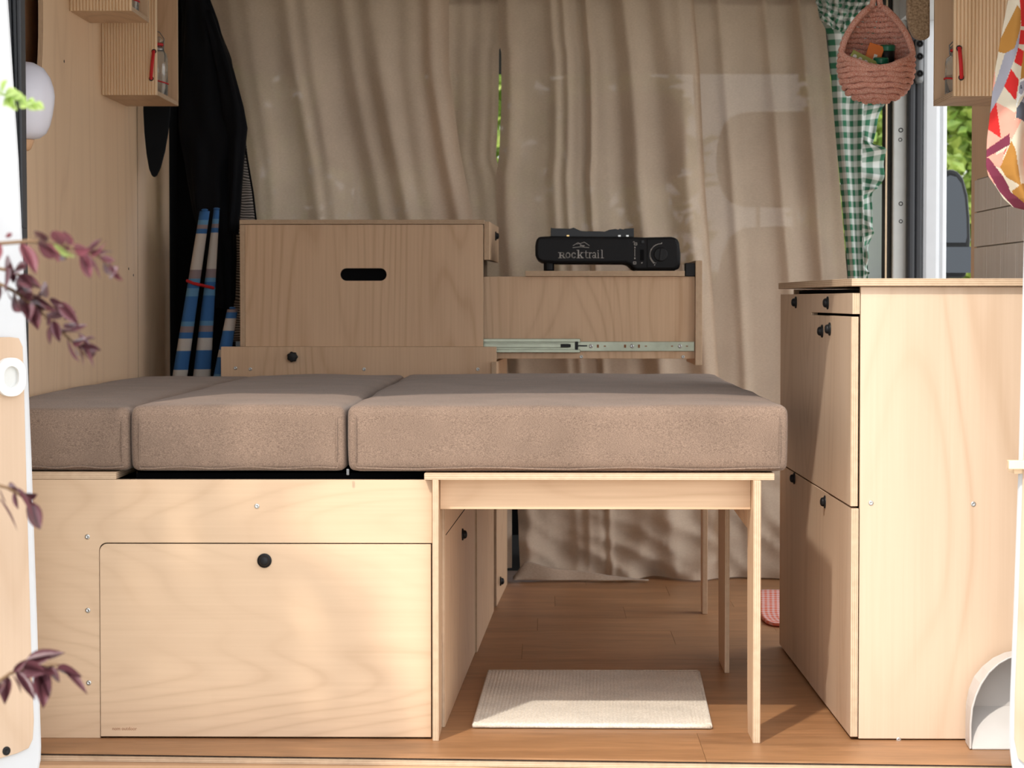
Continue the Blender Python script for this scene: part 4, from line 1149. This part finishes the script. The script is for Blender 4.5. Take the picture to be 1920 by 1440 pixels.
loft([(-25, 350, 385, .6), (0, 342, 395, .8), (40, 341, 408, .9), (80, 340, 420, 1), (110, 338, 431, 1), (150, 337, 440, 1), (200, 336, 455, 1), (232, 337, 461, 1), (275, 342, 452, 1), (330, 350, 442, .95), (400, 362, 438, .9), (480, 385, 440, .8), (560, 402, 440, .7), (578, 406, 438, .6)], 1.99, .045, 36, 2, .010, 7).build('coat_body', 'coat', ct, smooth=True)
loft([(20, 375, 396, .4), (70, 390, 415, .7), (130, 405, 438, 1), (200, 415, 457, 1), (240, 425, 464, 1), (300, 428, 458, 1), (380, 428, 452, .9), (440, 425, 445, .7)], 1.965, .028, 24, 5, .006, 5).build('sleeve', 'coat', ct, smooth=True)
MB().tube([P(368, -20, 1.99), P(368, -50, 1.99), (P(368, -50, 1.99).x, 1.99, ROOF - .013)], .004, 8).build('hanging_loop', 'coat', ct)
# striped mesh bag beside it
ms = thing('mesh_bag', P(460, 640, 2.175), 'dark striped mesh bag hanging between the coat and the linen curtain', 'bag')
loft([(225, 448, 456, .3), (270, 444, 462, .6), (320, 440, 468, .8), (370, 437, 474, 1), (420, 435, 480, 1), (520, 434, 484, 1), (640, 432, 486, .8)], 2.175, .012, 24, 1, .003, 3).build('net', 'mesh_bag', ms, smooth=True)
MB().tube([P(452, 225, 2.172), P(462, 290, 2.16), P(474, 360, 2.158), P(482, 430, 2.158), P(486, 640, 2.16)], .0025, 8).build('edge_cord', 'black_felt', ms, smooth=True)
MB().tube([P(452, 227, 2.175), P(415, 120, 2.15), P(378, -20, 2.1), (P(378, -20, 2.1).x, 2.1, ROOF - .013)], .0018, 6).build('hanging_cord', 'black_felt', ms)
# rolled striped windbreaks
def windbreak(top, bot, w0, w1, label, Yt, phase, ztop_extra=0):
    a = P(top[0], top[1], Yt); b = P(bot[0], bot[1], Yt + .0)
    d_ = (b - a); k = (0.006 - a.z) / d_.z
    b2 = a + d_ * k
    t = thing('windbreak_roll', b2, label, 'windbreak', 'rolled striped windbreaks standing in the corner')
    n = 18; mb = MB(); rings = []; L_ = (b2 - a).length
    N = 30
    for j in range(N + 1):
        f = j / N; c = a.lerp(b2, f)
        px_per = 4600 / (Yt + 4)
        hw = (w0 + (w1 - w0) * min(1, f * k)) / 2 / px_per
        rings.append([mb.av((c.x + hw * math.cos(2 * math.pi * q_ / n), c.y + hw * .8 * math.sin(2 * math.pi * q_ / n) * (1 + .12 * math.sin(6 * math.pi * q_ / n + j * .1)), c.z)) for q_ in range(n)])
    for j in range(N):
        for q_ in range(n):
            v0, v1 = phase + L_ * j / N, phase + L_ * (j + 1) / N
            mb.face((rings[j][q_], rings[j][(q_ + 1) % n], rings[j + 1][(q_ + 1) % n], rings[j + 1][q_]), [(0, v0), (0, v0), (0, v1), (0, v1)])
    mb.face(rings[0][::-1], [(0, phase)] * n); mb.face(rings[-1], [(0, phase)] * n)
    mb.build('striped_cloth', 'windbreak', t, smooth=True)
    pt = a + (a - b2).normalized() * .006
    MB().lathe([(.004, 0), (.008, .002), (.008, .004), (.004, .006)], (a.x, a.y, a.z), 'Z', 12).build('pole_end', 'leaf_red' if False else 'windbreak', t)
    return t
windbreak((384, 396), (338, 700), 19, 28, 'blue and white striped windbreak roll nearest the wooden wall', 1.84, .0)
windbreak((406, 394), (379, 700), 11, 33, 'blue and white striped windbreak roll in the middle, tied with red cord', 1.87, .42)
windbreak((436, 580), (404, 760), 20, 30, 'short blue and white striped windbreak roll beside the mesh bag', 1.82, .285)
rc = [P(350, 526, 1.83), P(362, 531, 1.816), P(375, 534, 1.823), P(388, 537, 1.845), P(401, 540, 1.862)]
mb = MB()
for ph in (0, math.pi):
    pts = []
    for k in range(41):
        f = k / 40 * 4; i = min(3, int(f)); c = rc[i].lerp(rc[i + 1], f - i)
        pts.append(c + V((0, .002 * math.cos(k * 1.1 + ph), .002 * math.sin(k * 1.1 + ph))))
    mb.tube(pts, .0024, 6)
mb.build('tie_cord', 'red_cord', bpy.data.objects['windbreak_roll.001'], smooth=True)

# ================================================================== RIGHT SIDE OBJECTS
# crochet basket
BQ = 1.05
bc = P(1643, 105, BQ)
kpx = (4 + BQ) / 4600
bk = thing('crochet_basket', (bc.x, bc.y, P(1643, 188, BQ).z), 'coral crochet basket hanging in front of the green gingham curtain', 'basket')
prof_r = [(188, 22), (182, 40), (173, 52), (163, 59), (153, 64), (143, 66), (133, 67.5), (123, 68), (113, 67.5), (103, 66.5), (93, 65), (83, 62), (73, 58), (63, 53), (53, 47), (43, 40), (33, 32), (24, 23), (15, 13)]
ropeR = 5.5 * kpx
rimL, rimR = [], []
yc = BQ
def rdep(r): return r * kpx * .78
def ringpt(py, r, a, cxpx=1643, wob=0):
    z = P(1643, py, BQ).z
    return V((bc.x + (r * kpx) * math.cos(a) + 0.0, yc + rdep(r) * math.sin(a), z + wob))
def coil(py, r, a0, a1, closed, k_):
    n = 48
    pts = []
    for i in range(n + (0 if closed else 1)):
        a = a0 + (a1 - a0) * i / n
        pts.append(ringpt(py, r, a, wob=.0012 * math.sin(a * 7 + k_)))
    pts2 = [p_ for p_ in pts]
    mb = MB(); mb.tube(pts2, [ropeR * (1 + .20 * math.sin(i * 2.1 + k_ * 1.7)) for i in range(len(pts2))], 8, closed=closed)
    return mb.build('rope_coil', 'rope', bk, smooth=True)
for k_, (py, r) in enumerate(prof_r):
    if py >= 128: coil(py, r, 0, 2 * math.pi, True, k_)
    else:
        op = sm(134, 100, py)                         # opening half angle around the front (-y = -90deg)
        ha = math.radians(12 + 66 * op + 6 * sm(100, 20, py))
        a0 = -math.pi / 2 + ha; a1 = -math.pi / 2 + 2 * math.pi - ha
        coil(py, r, a0, a1, False, k_)
        rimR.append(ringpt(py, r + 1, a0)); rimL.append(ringpt(py, r + 1, a1))
rim = rimL[::-1] + [ringpt(129, 67.5, -math.pi / 2 - .3), ringpt(132, 67.5, -math.pi / 2), ringpt(129, 67.5, -math.pi / 2 + .3)] + rimR
MB().tube(rim, ropeR * 1.15, 8).build('rim_rope', 'rope', bk, smooth=True)
tp = P(1643, 14, BQ)
for s_ in (-1, 1):
    MB().tube([V((tp.x + s_ * 8 * kpx, yc, tp.z)), V((tp.x + s_ * 6 * kpx, yc, P(1643, 0, BQ).z)), V((tp.x + s_ * 3 * kpx, yc, P(1643, -40, BQ).z)), V((tp.x, yc, ROOF - .013))], ropeR, 8).build('hanging_loop', 'rope', bk, smooth=True)
mb = MB(); mb.lathe([(.001, P(1643, 187, BQ).z)] + [(r * kpx * .93, P(1643, py, BQ).z) for py, r in prof_r if py >= 128], (bc.x, 0, 0), 'Z', 32, closed_ends=False)
for v_ in mb.v: v_.y = yc + v_.y * .78
mb.build('inner_wall', 'rope', bk, smooth=True)
def in_basket(px, py, dy): return P(px, py, yc + dy)
c = in_basket(1619, 115, -.034)
mb = MB(); mb.M = Matrix.Translation(c) @ Matrix.Rotation(math.radians(27), 4, 'Y') @ Matrix.Rotation(math.radians(-12), 4, 'X')
mb.box(-.029, .029, -.0012, .0012, -.014, .012)
cd = thing('button_card', c, 'olive green card with four white buttons in the crochet basket', 'card')
mb.build('card', 'green_card', cd)
for k_ in range(4):
    m2 = MB(); m2.M = mb.M; m2.lathe([(.0042, 0), (.0042, .002), (.0018, .002), (.0018, .001)], (-.0205 + .0125 * k_, -.0012, 0), 'Y', 14); m2.build('button', 'white_dot', cd)
c = in_basket(1638, 99, -.006)
op_ = thing('orange_packet', c, 'orange packet standing in the crochet basket', 'packet')
mb = MB(); mb.M = Matrix.Translation(c) @ Matrix.Rotation(math.radians(18), 4, 'Y'); mb.box(-.014, .018, -.002, .002, -.024, .018); mb.build('packet_body', 'orange_pack', op_, bevel=.001)
m2 = MB(); m2.M = mb.M; m2.box(.002, .009, -.0028, -.0019, -.020, -.002); m2.build('printed_panel', 'white_dot', op_)
for (px_, py_, dy, lab) in ((1664, 92, .004, 'dark jar with green lid, upper one in the crochet basket'), (1652, 116, -.022, 'dark jar with green lid, lower one in the crochet basket')):
    c = in_basket(px_, py_, dy)
    tj = thing('spice_jar', c, lab, 'jar', 'green-lidded jars in the crochet basket')
    mb = MB(); mb.M = Matrix.Translation(c) @ Matrix.Rotation(math.radians(10), 4, 'X')
    mb.lathe([(.0, -.026), (.0145, -.026), (.015, -.024), (.015, -.004), (.013, -.002)], (0, 0, 0), 'Z', 20); mb.build('jar_body', 'black_plastic', tj, smooth=True)
    m2 = MB(); m2.M = mb.M; m2.lathe([(.0152, -.003), (.0158, -.002), (.0158, .007), (.014, .009), (0, .009)], (0, 0, 0), 'Z', 24); m2.build('jar_lid', 'lid_green', tj, smooth=False, bevel=.0006)
# brown looped fabric hanging left of the right-hand box
bt = thing('brown_cloth', P(1722, 76, .66), 'brown looped-pile cloth with rounded end hanging beside the right wall box', 'cloth')
pts = [(P(x, y, .62).x, P(x, y, .62).z) for x, y in ((1744, -40), (1744, 68), (1738, 73), (1725, 74), (1714, 68), (1706, 52), (1702, 30), (1702, 0), (1705, -40))]
MB().prism(pts, XZ, .62, .645).build('pile_cloth', ['boucle', 'boucle'], bt, bevel=.006)
MB().tube([P(1722, -38, .632), V((P(1722, -38, .632).x, .632, ROOF - .013))], .002, 6).build('hanging_cord', 'boucle', bt)
# patterned tea towel over the edge at the right
TYp = -.02
tw = thing('tea_towel', P(1900, 392, TYp), 'red, pink and grey patterned tea towel hanging at the right edge', 'towel')
tl = edge([(1895, -20), (1880, 60), (1866, 140), (1860, 200), (1853, 260), (1851, 310), (1856, 330), (1870, 350), (1884, 372), (1902, 388), (1960, 402)], TYp)
def tgrid(u, v):
    z0_, z1_ = P(1900, 402, TYp).z, P(1900, -25, TYp).z
    z = z0_ + (z1_ - z0_) * v
    a = tl(z); b = P(1975, 200, TYp).x
    x = a + (b - a) * u
    return V((x, TYp - .014 * math.exp(-((u - .5 - .25 * (v - .5)) / .14) ** 2) + .012 * math.cos(u * 9 + 1.2 * v) + .006 * u, z))
from mathutils.geometry import intersect_point_tri_2d
def inpoly(x, y, poly):
    c_ = False; j = len(poly) - 1
    for i in range(len(poly)):
        if (poly[i][1] > y) != (poly[j][1] > y) and x < (poly[j][0] - poly[i][0]) * (y - poly[i][1]) / (poly[j][1] - poly[i][1]) + poly[i][0]: c_ = not c_
        j = i
    return c_
TM = ['t_pink', 't_red', 't_cream', 't_ochre', 't_grey', 't_plum', 't_slate', 't_white']
zk = 80 / 288.0
def zz(L_): return [(1840 + x * zk, y * zk) for x, y in L_]
PAT = [  # in printed order, later wins (measured on the cloth in photo pixels)
 (2, zz([(100, 0), (288, 0), (288, 1420), (100, 1420)])),
 (0, zz([(105, 690), (225, 760), (180, 960), (40, 1060), (40, 880)])),
 (4, zz([(160, 360), (255, 200), (240, 330), (190, 470), (150, 590), (105, 690), (70, 770), (40, 760)])),
 (3, zz([(235, 40), (262, 80), (255, 200), (215, 330), (160, 362), (100, 340)])),
 (1, zz([(245, -60), (330, -60), (330, 175), (262, 180), (255, 60)])), (1, zz([(258, 205), (330, 205), (330, 300), (246, 300)])), (1, zz([(240, 325), (282, 345), (270, 455), (212, 425)])),
 (2, zz([(212, 425), (270, 455), (250, 540), (195, 475)])), (1, zz([(192, 470), (246, 545), (222, 685), (150, 588)])),
 (2, zz([(150, 588), (222, 685), (215, 765), (105, 690)])), (0, zz([(105, 690), (216, 765), (190, 915), (135, 935)])),
 (1, zz([(70, 755), (105, 690), (130, 935), (55, 870)])), (0, zz([(55, 870), (130, 938), (50, 1010), (30, 1010)])),
 (3, zz([(282, 340), (330, 340), (330, 520), (255, 540)])), (7, zz([(255, 540), (330, 510), (330, 620), (250, 660), (220, 740)])),
 (4, zz([(252, 560), (282, 545), (288, 600), (262, 645), (242, 630)])), (6, zz([(254, 580), (266, 580), (266, 605), (254, 605)])),
 (6, zz([(225, 740), (290, 640), (340, 640), (340, 840), (220, 800)])), (4, zz([(262, 690), (300, 640), (340, 640), (340, 720)])), (0, zz([(220, 800), (262, 810), (190, 950), (185, 900)])),
 (5, zz([(40, 1010), (180, 905), (182, 980), (40, 1065)])), (1, zz([(110, 1075), (165, 1000), (150, 1040), (118, 1072)])), (0, zz([(60, 1070), (150, 1020), (130, 1140), (80, 1110)])),
 (3, zz([(190, 955), (215, 1010), (250, 1260), (160, 1195), (125, 1130)])), (2, zz([(165, 1200), (240, 1255), (200, 1290), (160, 1240)])), (3, zz([(200, 1290), (260, 1240), (340, 1260), (340, 1400), (250, 1370)])),
 (5, zz([(30, 1060), (60, 1065), (160, 1215), (200, 1300), (290, 1385), (340, 1390), (340, 1450), (250, 1420), (130, 1290), (40, 1130)])),
]
def tmat(u, v):
    p = tgrid(u, v)
    d_ = V((p.x, TYp, p.z)) - CAM
    X_, Y_, Z_ = d_.dot(_r), d_.dot(_u), d_.dot(_f)
    px_, py_ = 960 + F * X_ / Z_, 720 - F * Y_ / Z_
    m_ = 0
    for mi, pg in PAT:
        if inpoly(px_, py_, pg): m_ = mi
    return m_
tmat_ = tmat
MB().grid(tgrid, 90, 240, matfn=tmat_).build('printed_cloth', TM, tw, smooth=True, solid=.001)
hk = tgrid(.6, 1)
MB().tube([hk, hk + V((0, .02, .1)), V((hk.x, 0, ROOF - .013))], .002, 6).build('hanging_loop', 't_plum', tw)
# dustpan standing on the floor against the cabinet end
dpn = PZ(1818, 1404, 0)
dp = thing('dustpan', (dpn.x + .07, dpn.y, 0), 'pale grey plastic dustpan standing against the kitchen cabinet end', 'dustpan')
yb, yk = -.085, -.0185
def half(lst, y):
    return [(P(x, yy, y).x, max(.001, P(x, yy, y).z)) for x, yy in lst]
front = half([(1818, 1404), (1818, 1360), (1821, 1328), (1828, 1304), (1838, 1282), (1853, 1260), (1872, 1243), (1890, 1233), (1906, 1229)], yb)
rear = half([(1810, 1396), (1810, 1350), (1811, 1318), (1816, 1292), (1826, 1268), (1842, 1249), (1862, 1233), (1884, 1223), (1904, 1219)], yk)
dpx = P(1925, 1300, yb).x
def both(l): return l + [(2 * dpx - x, z) for x, z in l[::-1]]
front, rear = both(front), both(rear)
inner = [(dpx + (x - dpx) * .965, max(.001, z * .985)) for x, z in front]
floor_ = [(dpx + (x - dpx) * .93, max(.001, z * .97)) for x, z in rear]
mb = MB(); n = len(front)
A = [mb.av((x, yb, z)) for x, z in front]; B = [mb.av((x, yb, z)) for x, z in inner]
Cc = [mb.av((x, yk - .004, z)) for x, z in floor_]; Db = [mb.av((x, yk, z)) for x, z in rear]
for i in range(n - 1):
    mb.face((A[i], A[i + 1], B[i + 1], B[i])); mb.face((B[i], B[i + 1], Cc[i + 1], Cc[i])); mb.face((A[i], Db[i], Db[i + 1], A[i + 1]))
mb.face(Cc); mb.face(Db[::-1])
mb.build('pan_shell', 'pan_plastic', dp, bevel=.0008)
xa_, xb2 = inner[0][0] + .001, 2 * dpx - inner[0][0] - .001
MB().hexa([(xa_, yb, .0008), (xb2, yb, .0008), (xb2, yk - .004, .0008), (xa_, yk - .004, .0008), (xa_, yb, .0025), (xb2, yb, .0025), (xb2, yk - .004, .06), (xa_, yk - .004, .06)]).build('pan_ramp', 'pan_plastic', dp)
# coral checked cloth on the floor
mb = MB()
lft = [(1108, 1424), (1150, 1425), (1160, 1429), (1167, 1437), (1171, 1450), (1172.5, 1470)]
def cf(u, v):
    py = 1172.5 + (1108 - 1172.5) * v
    for (ya, xa__), (yb__, xb__) in zip(lft, lft[1:]):
        if ya <= py <= yb__: xl_ = xa__ + (xb__ - xa__) * (py - ya) / (yb__ - ya)
    p = PZ(xl_ + (1560 - xl_) * u, py, .005)
    return (p.x, p.y, .005 + .003 * abs(noise.noise(V((p.x * 20, p.y * 14, 2)))))
mb.grid(cf, 30, 40, uvfn=lambda u, v: (u * .185, v * .20))
o = mb.build('floor_cloth', 'coral_check', None, smooth=True, solid=.006); tag(o, 'coral checked cloth lying on the floor beyond the table leg', 'cloth')
# cream mat on the floor
m4 = [PZ(x, y, .004) for x, y in ((889.5, 1361), (1331.7, 1363), (1309, 1260.5), (918, 1260))]
mt = thing('floor_mat', ((m4[0] + m4[2]) / 2).to_tuple()[:2] + (0.0003,), 'cream woven mat on the brown floor under the bed table', 'mat')
def mf(u, v):
    p = m4[0].lerp(m4[1], u).lerp(m4[3].lerp(m4[2], u), v)
    return (p.x, p.y, .0055 + .0006 * math.sin(u * 2 * math.pi * 62) + .0006 * noise.noise(V((u * 20, v * 30, 0))))
MB().grid(mf, 250, 40).build('weave', 'mat_weave', mt, smooth=True, solid=.004)
ins = [m4[0].lerp(m4[2], .012), m4[1].lerp(m4[3], .012), m4[2].lerp(m4[0], .012), m4[3].lerp(m4[1], .012)]
for a, b in zip(m4, m4[1:] + m4[:1]):
    MB().tube([V((p.x, p.y, .0046)) for p in [a.lerp(b, k / 24) + V((0, .0008 * math.sin(k * 2.3), 0)) for k in range(25)]], .0042, 6).build('bound_edge', 'mat_weave', mt, smooth=True)

# ================================================================== PLANTS
def leaf_mesh(key, mat):
    if key in SHARED: return SHARED[key]
    mb = MB()
    wid = [0, .14, .20, .205, .17, .095, 0]
    L_, M_, R_ = [], [], []
    for i, w_ in enumerate(wid):
        x = i / 6; cz_ = -.10 * x * x
        M_.append(mb.av((x, 0, cz_)))
        if 0 < i < 6: L_.append(mb.av((x, w_, cz_ + .06 * w_ / .25))); R_.append(mb.av((x, -w_, cz_ + .06 * w_ / .25)))
    for S_ in (L_, R_):
        mb.face((M_[0], M_[1], S_[0]))
        for i in range(4): mb.face((M_[i + 1], M_[i + 2], S_[i + 1], S_[i]))
        mb.face((M_[5], M_[6], S_[4]))
    me = bpy.data.meshes.new('leaf'); me.from_pydata([tuple(v_) for v_ in mb.v], [], mb.f); me.materials.append(MATS[mat])
    me.polygons.foreach_set('use_smooth', [True] * len(me.polygons)); SHARED[key] = me
    return me
rn = random.Random(11)
shb = thing('red_leaf_shrub', (-1.25, -1.55, -.68), 'dark red leaved shrub reaching in from the left edge', 'shrub')
def add_leaf(parent, pos, dirv, L_, mat, roll):
    o = bpy.data.objects.new('leaf', leaf_mesh('leaf' + mat, mat)); COL.objects.link(o); o.parent = parent
    d_ = dirv.normalized()
    qt = d_.to_track_quat('X', 'Z')
    o.matrix_local = Matrix.Translation(pos - org(parent)) @ qt.to_matrix().to_4x4() @ Matrix.Rotation(roll, 4, 'X') @ Matrix.Scale(L_, 4)
    return o
def branch(pts, Y, leaves, mat, r0=.0022, root=(-1.22, -1.55, .2)):
    leaves = list(leaves)
    for (ax, ay), (bx_, by_) in zip(pts[1:], pts[2:]):
        L2 = math.hypot(bx_ - ax, by_ - ay); k2 = max(1, int(L2 / 22)); an = math.atan2(by_ - ay, bx_ - ax)
        for q2 in range(k2):
            f2 = (q2 + rn.random()) / k2; s2 = rn.choice((-1, 1)); a2_ = an + s2 * rn.uniform(.4, 1.0); l2 = rn.uniform(22, 36)
            x2, y2 = ax + (bx_ - ax) * f2, ay + (by_ - ay) * f2
            leaves.append((x2, y2, x2 + l2 * math.cos(a2_), y2 + l2 * math.sin(a2_), None))
    wp = [P(x, y, Y) for x, y in pts]
    rt = V(root)
    path = [rt, rt.lerp(wp[0], .6) + V((0, 0, .08))] + wp
    MB().tube(path, [r0 * 2.2, r0 * 1.6] + [r0 * (1 - .65 * i / len(wp)) for i in range(len(wp))], 6).build('branch', 'bark', shb, smooth=True)
    for (lx, ly, tx, ty, m_) in leaves:
        a, b = P(lx, ly, Y + rn.uniform(-.01, .01)), P(tx, ty, Y + rn.uniform(-.03, .01))
        add_leaf(shb, a, b - a, (b - a).length * 1.2, m_ or mat, rn.uniform(-1.2, 1.2) + (1.2 if rn.random() < .5 else -1.2))
R_, K_ = 'leaf_red', 'leaf_pink'
branch([(-20, 458), (60, 452), (130, 462), (185, 480), (215, 510)], -1.75,
       [(0, 455, -8, 490, K_), (10, 445, 22, 438, K_), (40, 455, 65, 500, K_), (62, 452, 75, 436, R_), (70, 455, 100, 478, R_), (85, 456, 70, 432, R_), (100, 458, 130, 480, 'leaf_sprig'), (108, 458, 125, 486, R_), (118, 460, 102, 432, K_), (135, 464, 122, 436, K_), (138, 466, 160, 470, K_), (150, 470, 170, 515, K_), (160, 474, 188, 514, K_), (168, 474, 205, 468, R_), (180, 478, 198, 470, K_), (195, 486, 205, 512, R_), (205, 495, 222, 522, K_), (210, 500, 214, 520, R_), (165, 472, 185, 450, R_)], K_)
branch([(-20, 500), (20, 508), (45, 520)], -1.6,
       [(8, 505, 25, 490, R_), (10, 500, 14, 545, R_), (25, 510, 40, 500, R_), (40, 518, 75, 535, None), (35, 515, 55, 535, None), (20, 508, 25, 525, None)], R_)
branch([(-20, 522), (30, 548), (70, 578), (110, 618), (145, 648), (165, 672)], -1.6,
       [(0, 530, -6, 568, None), (12, 540, 18, 560, None), (25, 546, 30, 578, None), (30, 546, 48, 536, None), (40, 555, 68, 602, None), (52, 565, 60, 600, None), (60, 552, 95, 580, None), (75, 552, 92, 536, None), (70, 556, 85, 545, None), (88, 585, 92, 604, None), (95, 560, 122, 592, None), (100, 600, 110, 634, None), (108, 565, 140, 600, None), (120, 600, 138, 585, None), (118, 612, 142, 610, None), (125, 630, 140, 672, None), (130, 615, 160, 612, None), (135, 640, 160, 640, None), (145, 645, 158, 680, None), (150, 640, 172, 632, None), (155, 655, 178, 682, None), (160, 665, 180, 660, None), (92, 560, 115, 572, None), (148, 625, 165, 645, None)], R_)
branch([(-20, 905), (15, 915), (40, 930), (60, 945)], -1.6,
       [(0, 915, 8, 940, None), (8, 912, 22, 920, None), (20, 917, 45, 925, None), (15, 915, 32, 912, None), (35, 925, 66, 968, None), (-5, 930, 32, 982, None), (50, 940, 76, 986, None), (42, 930, 60, 945, None)], R_)
branch([(-20, 1290), (20, 1262), (60, 1250), (110, 1246)], -1.6,
       [(15, 1268, 8, 1310, None), (20, 1262, 40, 1292, None), (30, 1258, 62, 1300, None), (35, 1252, 75, 1258, None), (48, 1238, 110, 1222, None), (50, 1240, 90, 1235, None), (60, 1252, 78, 1298, None), (70, 1252, 95, 1298, None), (75, 1256, 82, 1312, None), (105, 1255, 150, 1262, None), (112, 1248, 160, 1290, None), (0, 1280, -10, 1300, None), (55, 1250, 92, 1262, None)], R_)
MB().tube([(-1.25, -1.55, -.68), (-1.23, -1.53, -.2), (-1.22, -1.55, .2), (-1.24, -1.6, .7), (-1.2, -1.6, 2.0)], [.018, .014, .011, .008, .004], 8).build('stem', 'bark', shb, smooth=True)
# unseen shrub crown outside the frame, shaped to shade the left bed front
def foliage(name, mat, parent, n, pick, size, seed):
    r2 = random.Random(seed); mb = MB()
    for _ in range(n):
        p = V(pick(r2)); d_ = V((r2.uniform(-1, 1), r2.uniform(-1, 1), r2.uniform(-.8, .5))).normalized()
        n_ = d_.orthogonal().normalized(); n_.rotate(Matrix.Rotation(r2.uniform(0, 6.28), 3, d_))
        L_ = size * r2.uniform(.6, 1.3); w_ = L_ * .3
        b_ = p + d_ * L_ * .5; u_ = d_.cross(n_) * .12 * L_
        i = [mb.av(p), mb.av(b_ + n_ * w_ + u_), mb.av(p + d_ * L_), mb.av(b_ - n_ * w_ + u_)]
        mb.face((i[0], i[1], i[2])); mb.face((i[0], i[2], i[3]))
    o = mb.build(name, mat, parent, fix=False)
    o['kind'] = 'stuff'
    return o
def ell(cx, cy, cz, rx, ry, rz):
    def f(r2):
        while True:
            p = V((r2.uniform(-1, 1), r2.uniform(-1, 1), r2.uniform(-1, 1)))
            if .25 < p.length < 1: return (cx + p.x * rx, cy + p.y * ry, cz + p.z * rz)
    return f
foliage('foliage', 'leaf_red', shb, 6000, ell(-1.28, -1.6, 1.0, .52, .40, 1.35), .07, 5)
# light green sprig
sp = thing('green_sprig', P(-30, 170, -1.7), 'light green feathery sprig at the upper left edge', 'sprig')
s_pts = [P(x, y, -1.7) for x, y in ((-120, 120), (-30, 165), (20, 182), (55, 192), (78, 200))]
MB().tube([(-1.05, -1.75, -.68), (-1.03, -1.74, .4)] + s_pts, [.006, .004, .003, .0012, .001, .0008, .0004], 6).build('stem', 'leaf_sprig', sp, smooth=True)
for (a, b) in (((0, 172), (-12, 145)), ((2, 172), (10, 150)), ((8, 178), (28, 168)), ((12, 180), (20, 200)), ((20, 182), (38, 176)), ((22, 184), (28, 206)), ((34, 187), (46, 184)), ((38, 188), (48, 200)), ((50, 192), (62, 190)), ((55, 193), (66, 204)), ((62, 196), (80, 202)), ((5, 176), (-8, 190)), ((14, 182), (4, 198))):
    A_, B_ = P(*a, -1.7), P(*b, -1.72); add_leaf(sp, A_, B_ - A_, (B_ - A_).length, 'leaf_sprig', rn.uniform(-.6, .6) + 1.3)
# hedge and trees beyond the van
def bush(c, r, n, label, seed, size=.09):
    t = thing('green_bush', (c[0], c[1], -.68), label, 'bush', 'green bushes beyond the van')
    foliage('foliage', 'leaf_green', t, n, ell(*c, *r), size, seed)
    MB().tube([(c[0], c[1], -.68), (c[0] + .1, c[1], c[2] - r[2] * .3), (c[0] - .05, c[1], c[2] + r[2] * .4)], [.05, .04, .015], 8).build('trunk', 'bark', t)
bush((2.3, 8.6, 1.2), (1.05, .8, 1.9), 26000, 'green bush seen past the wing mirror at the right', 21, .085)
bush((-1.0, 11.0, 1.2), (2.0, .8, 2.3), 16000, 'green bush glimpsed through the slit between the curtains', 22, .13)
bush((4.7, 10.6, 1.3), (1.2, .8, 2.0), 5000, 'green bush behind the tiled wall at the right', 23, .13)
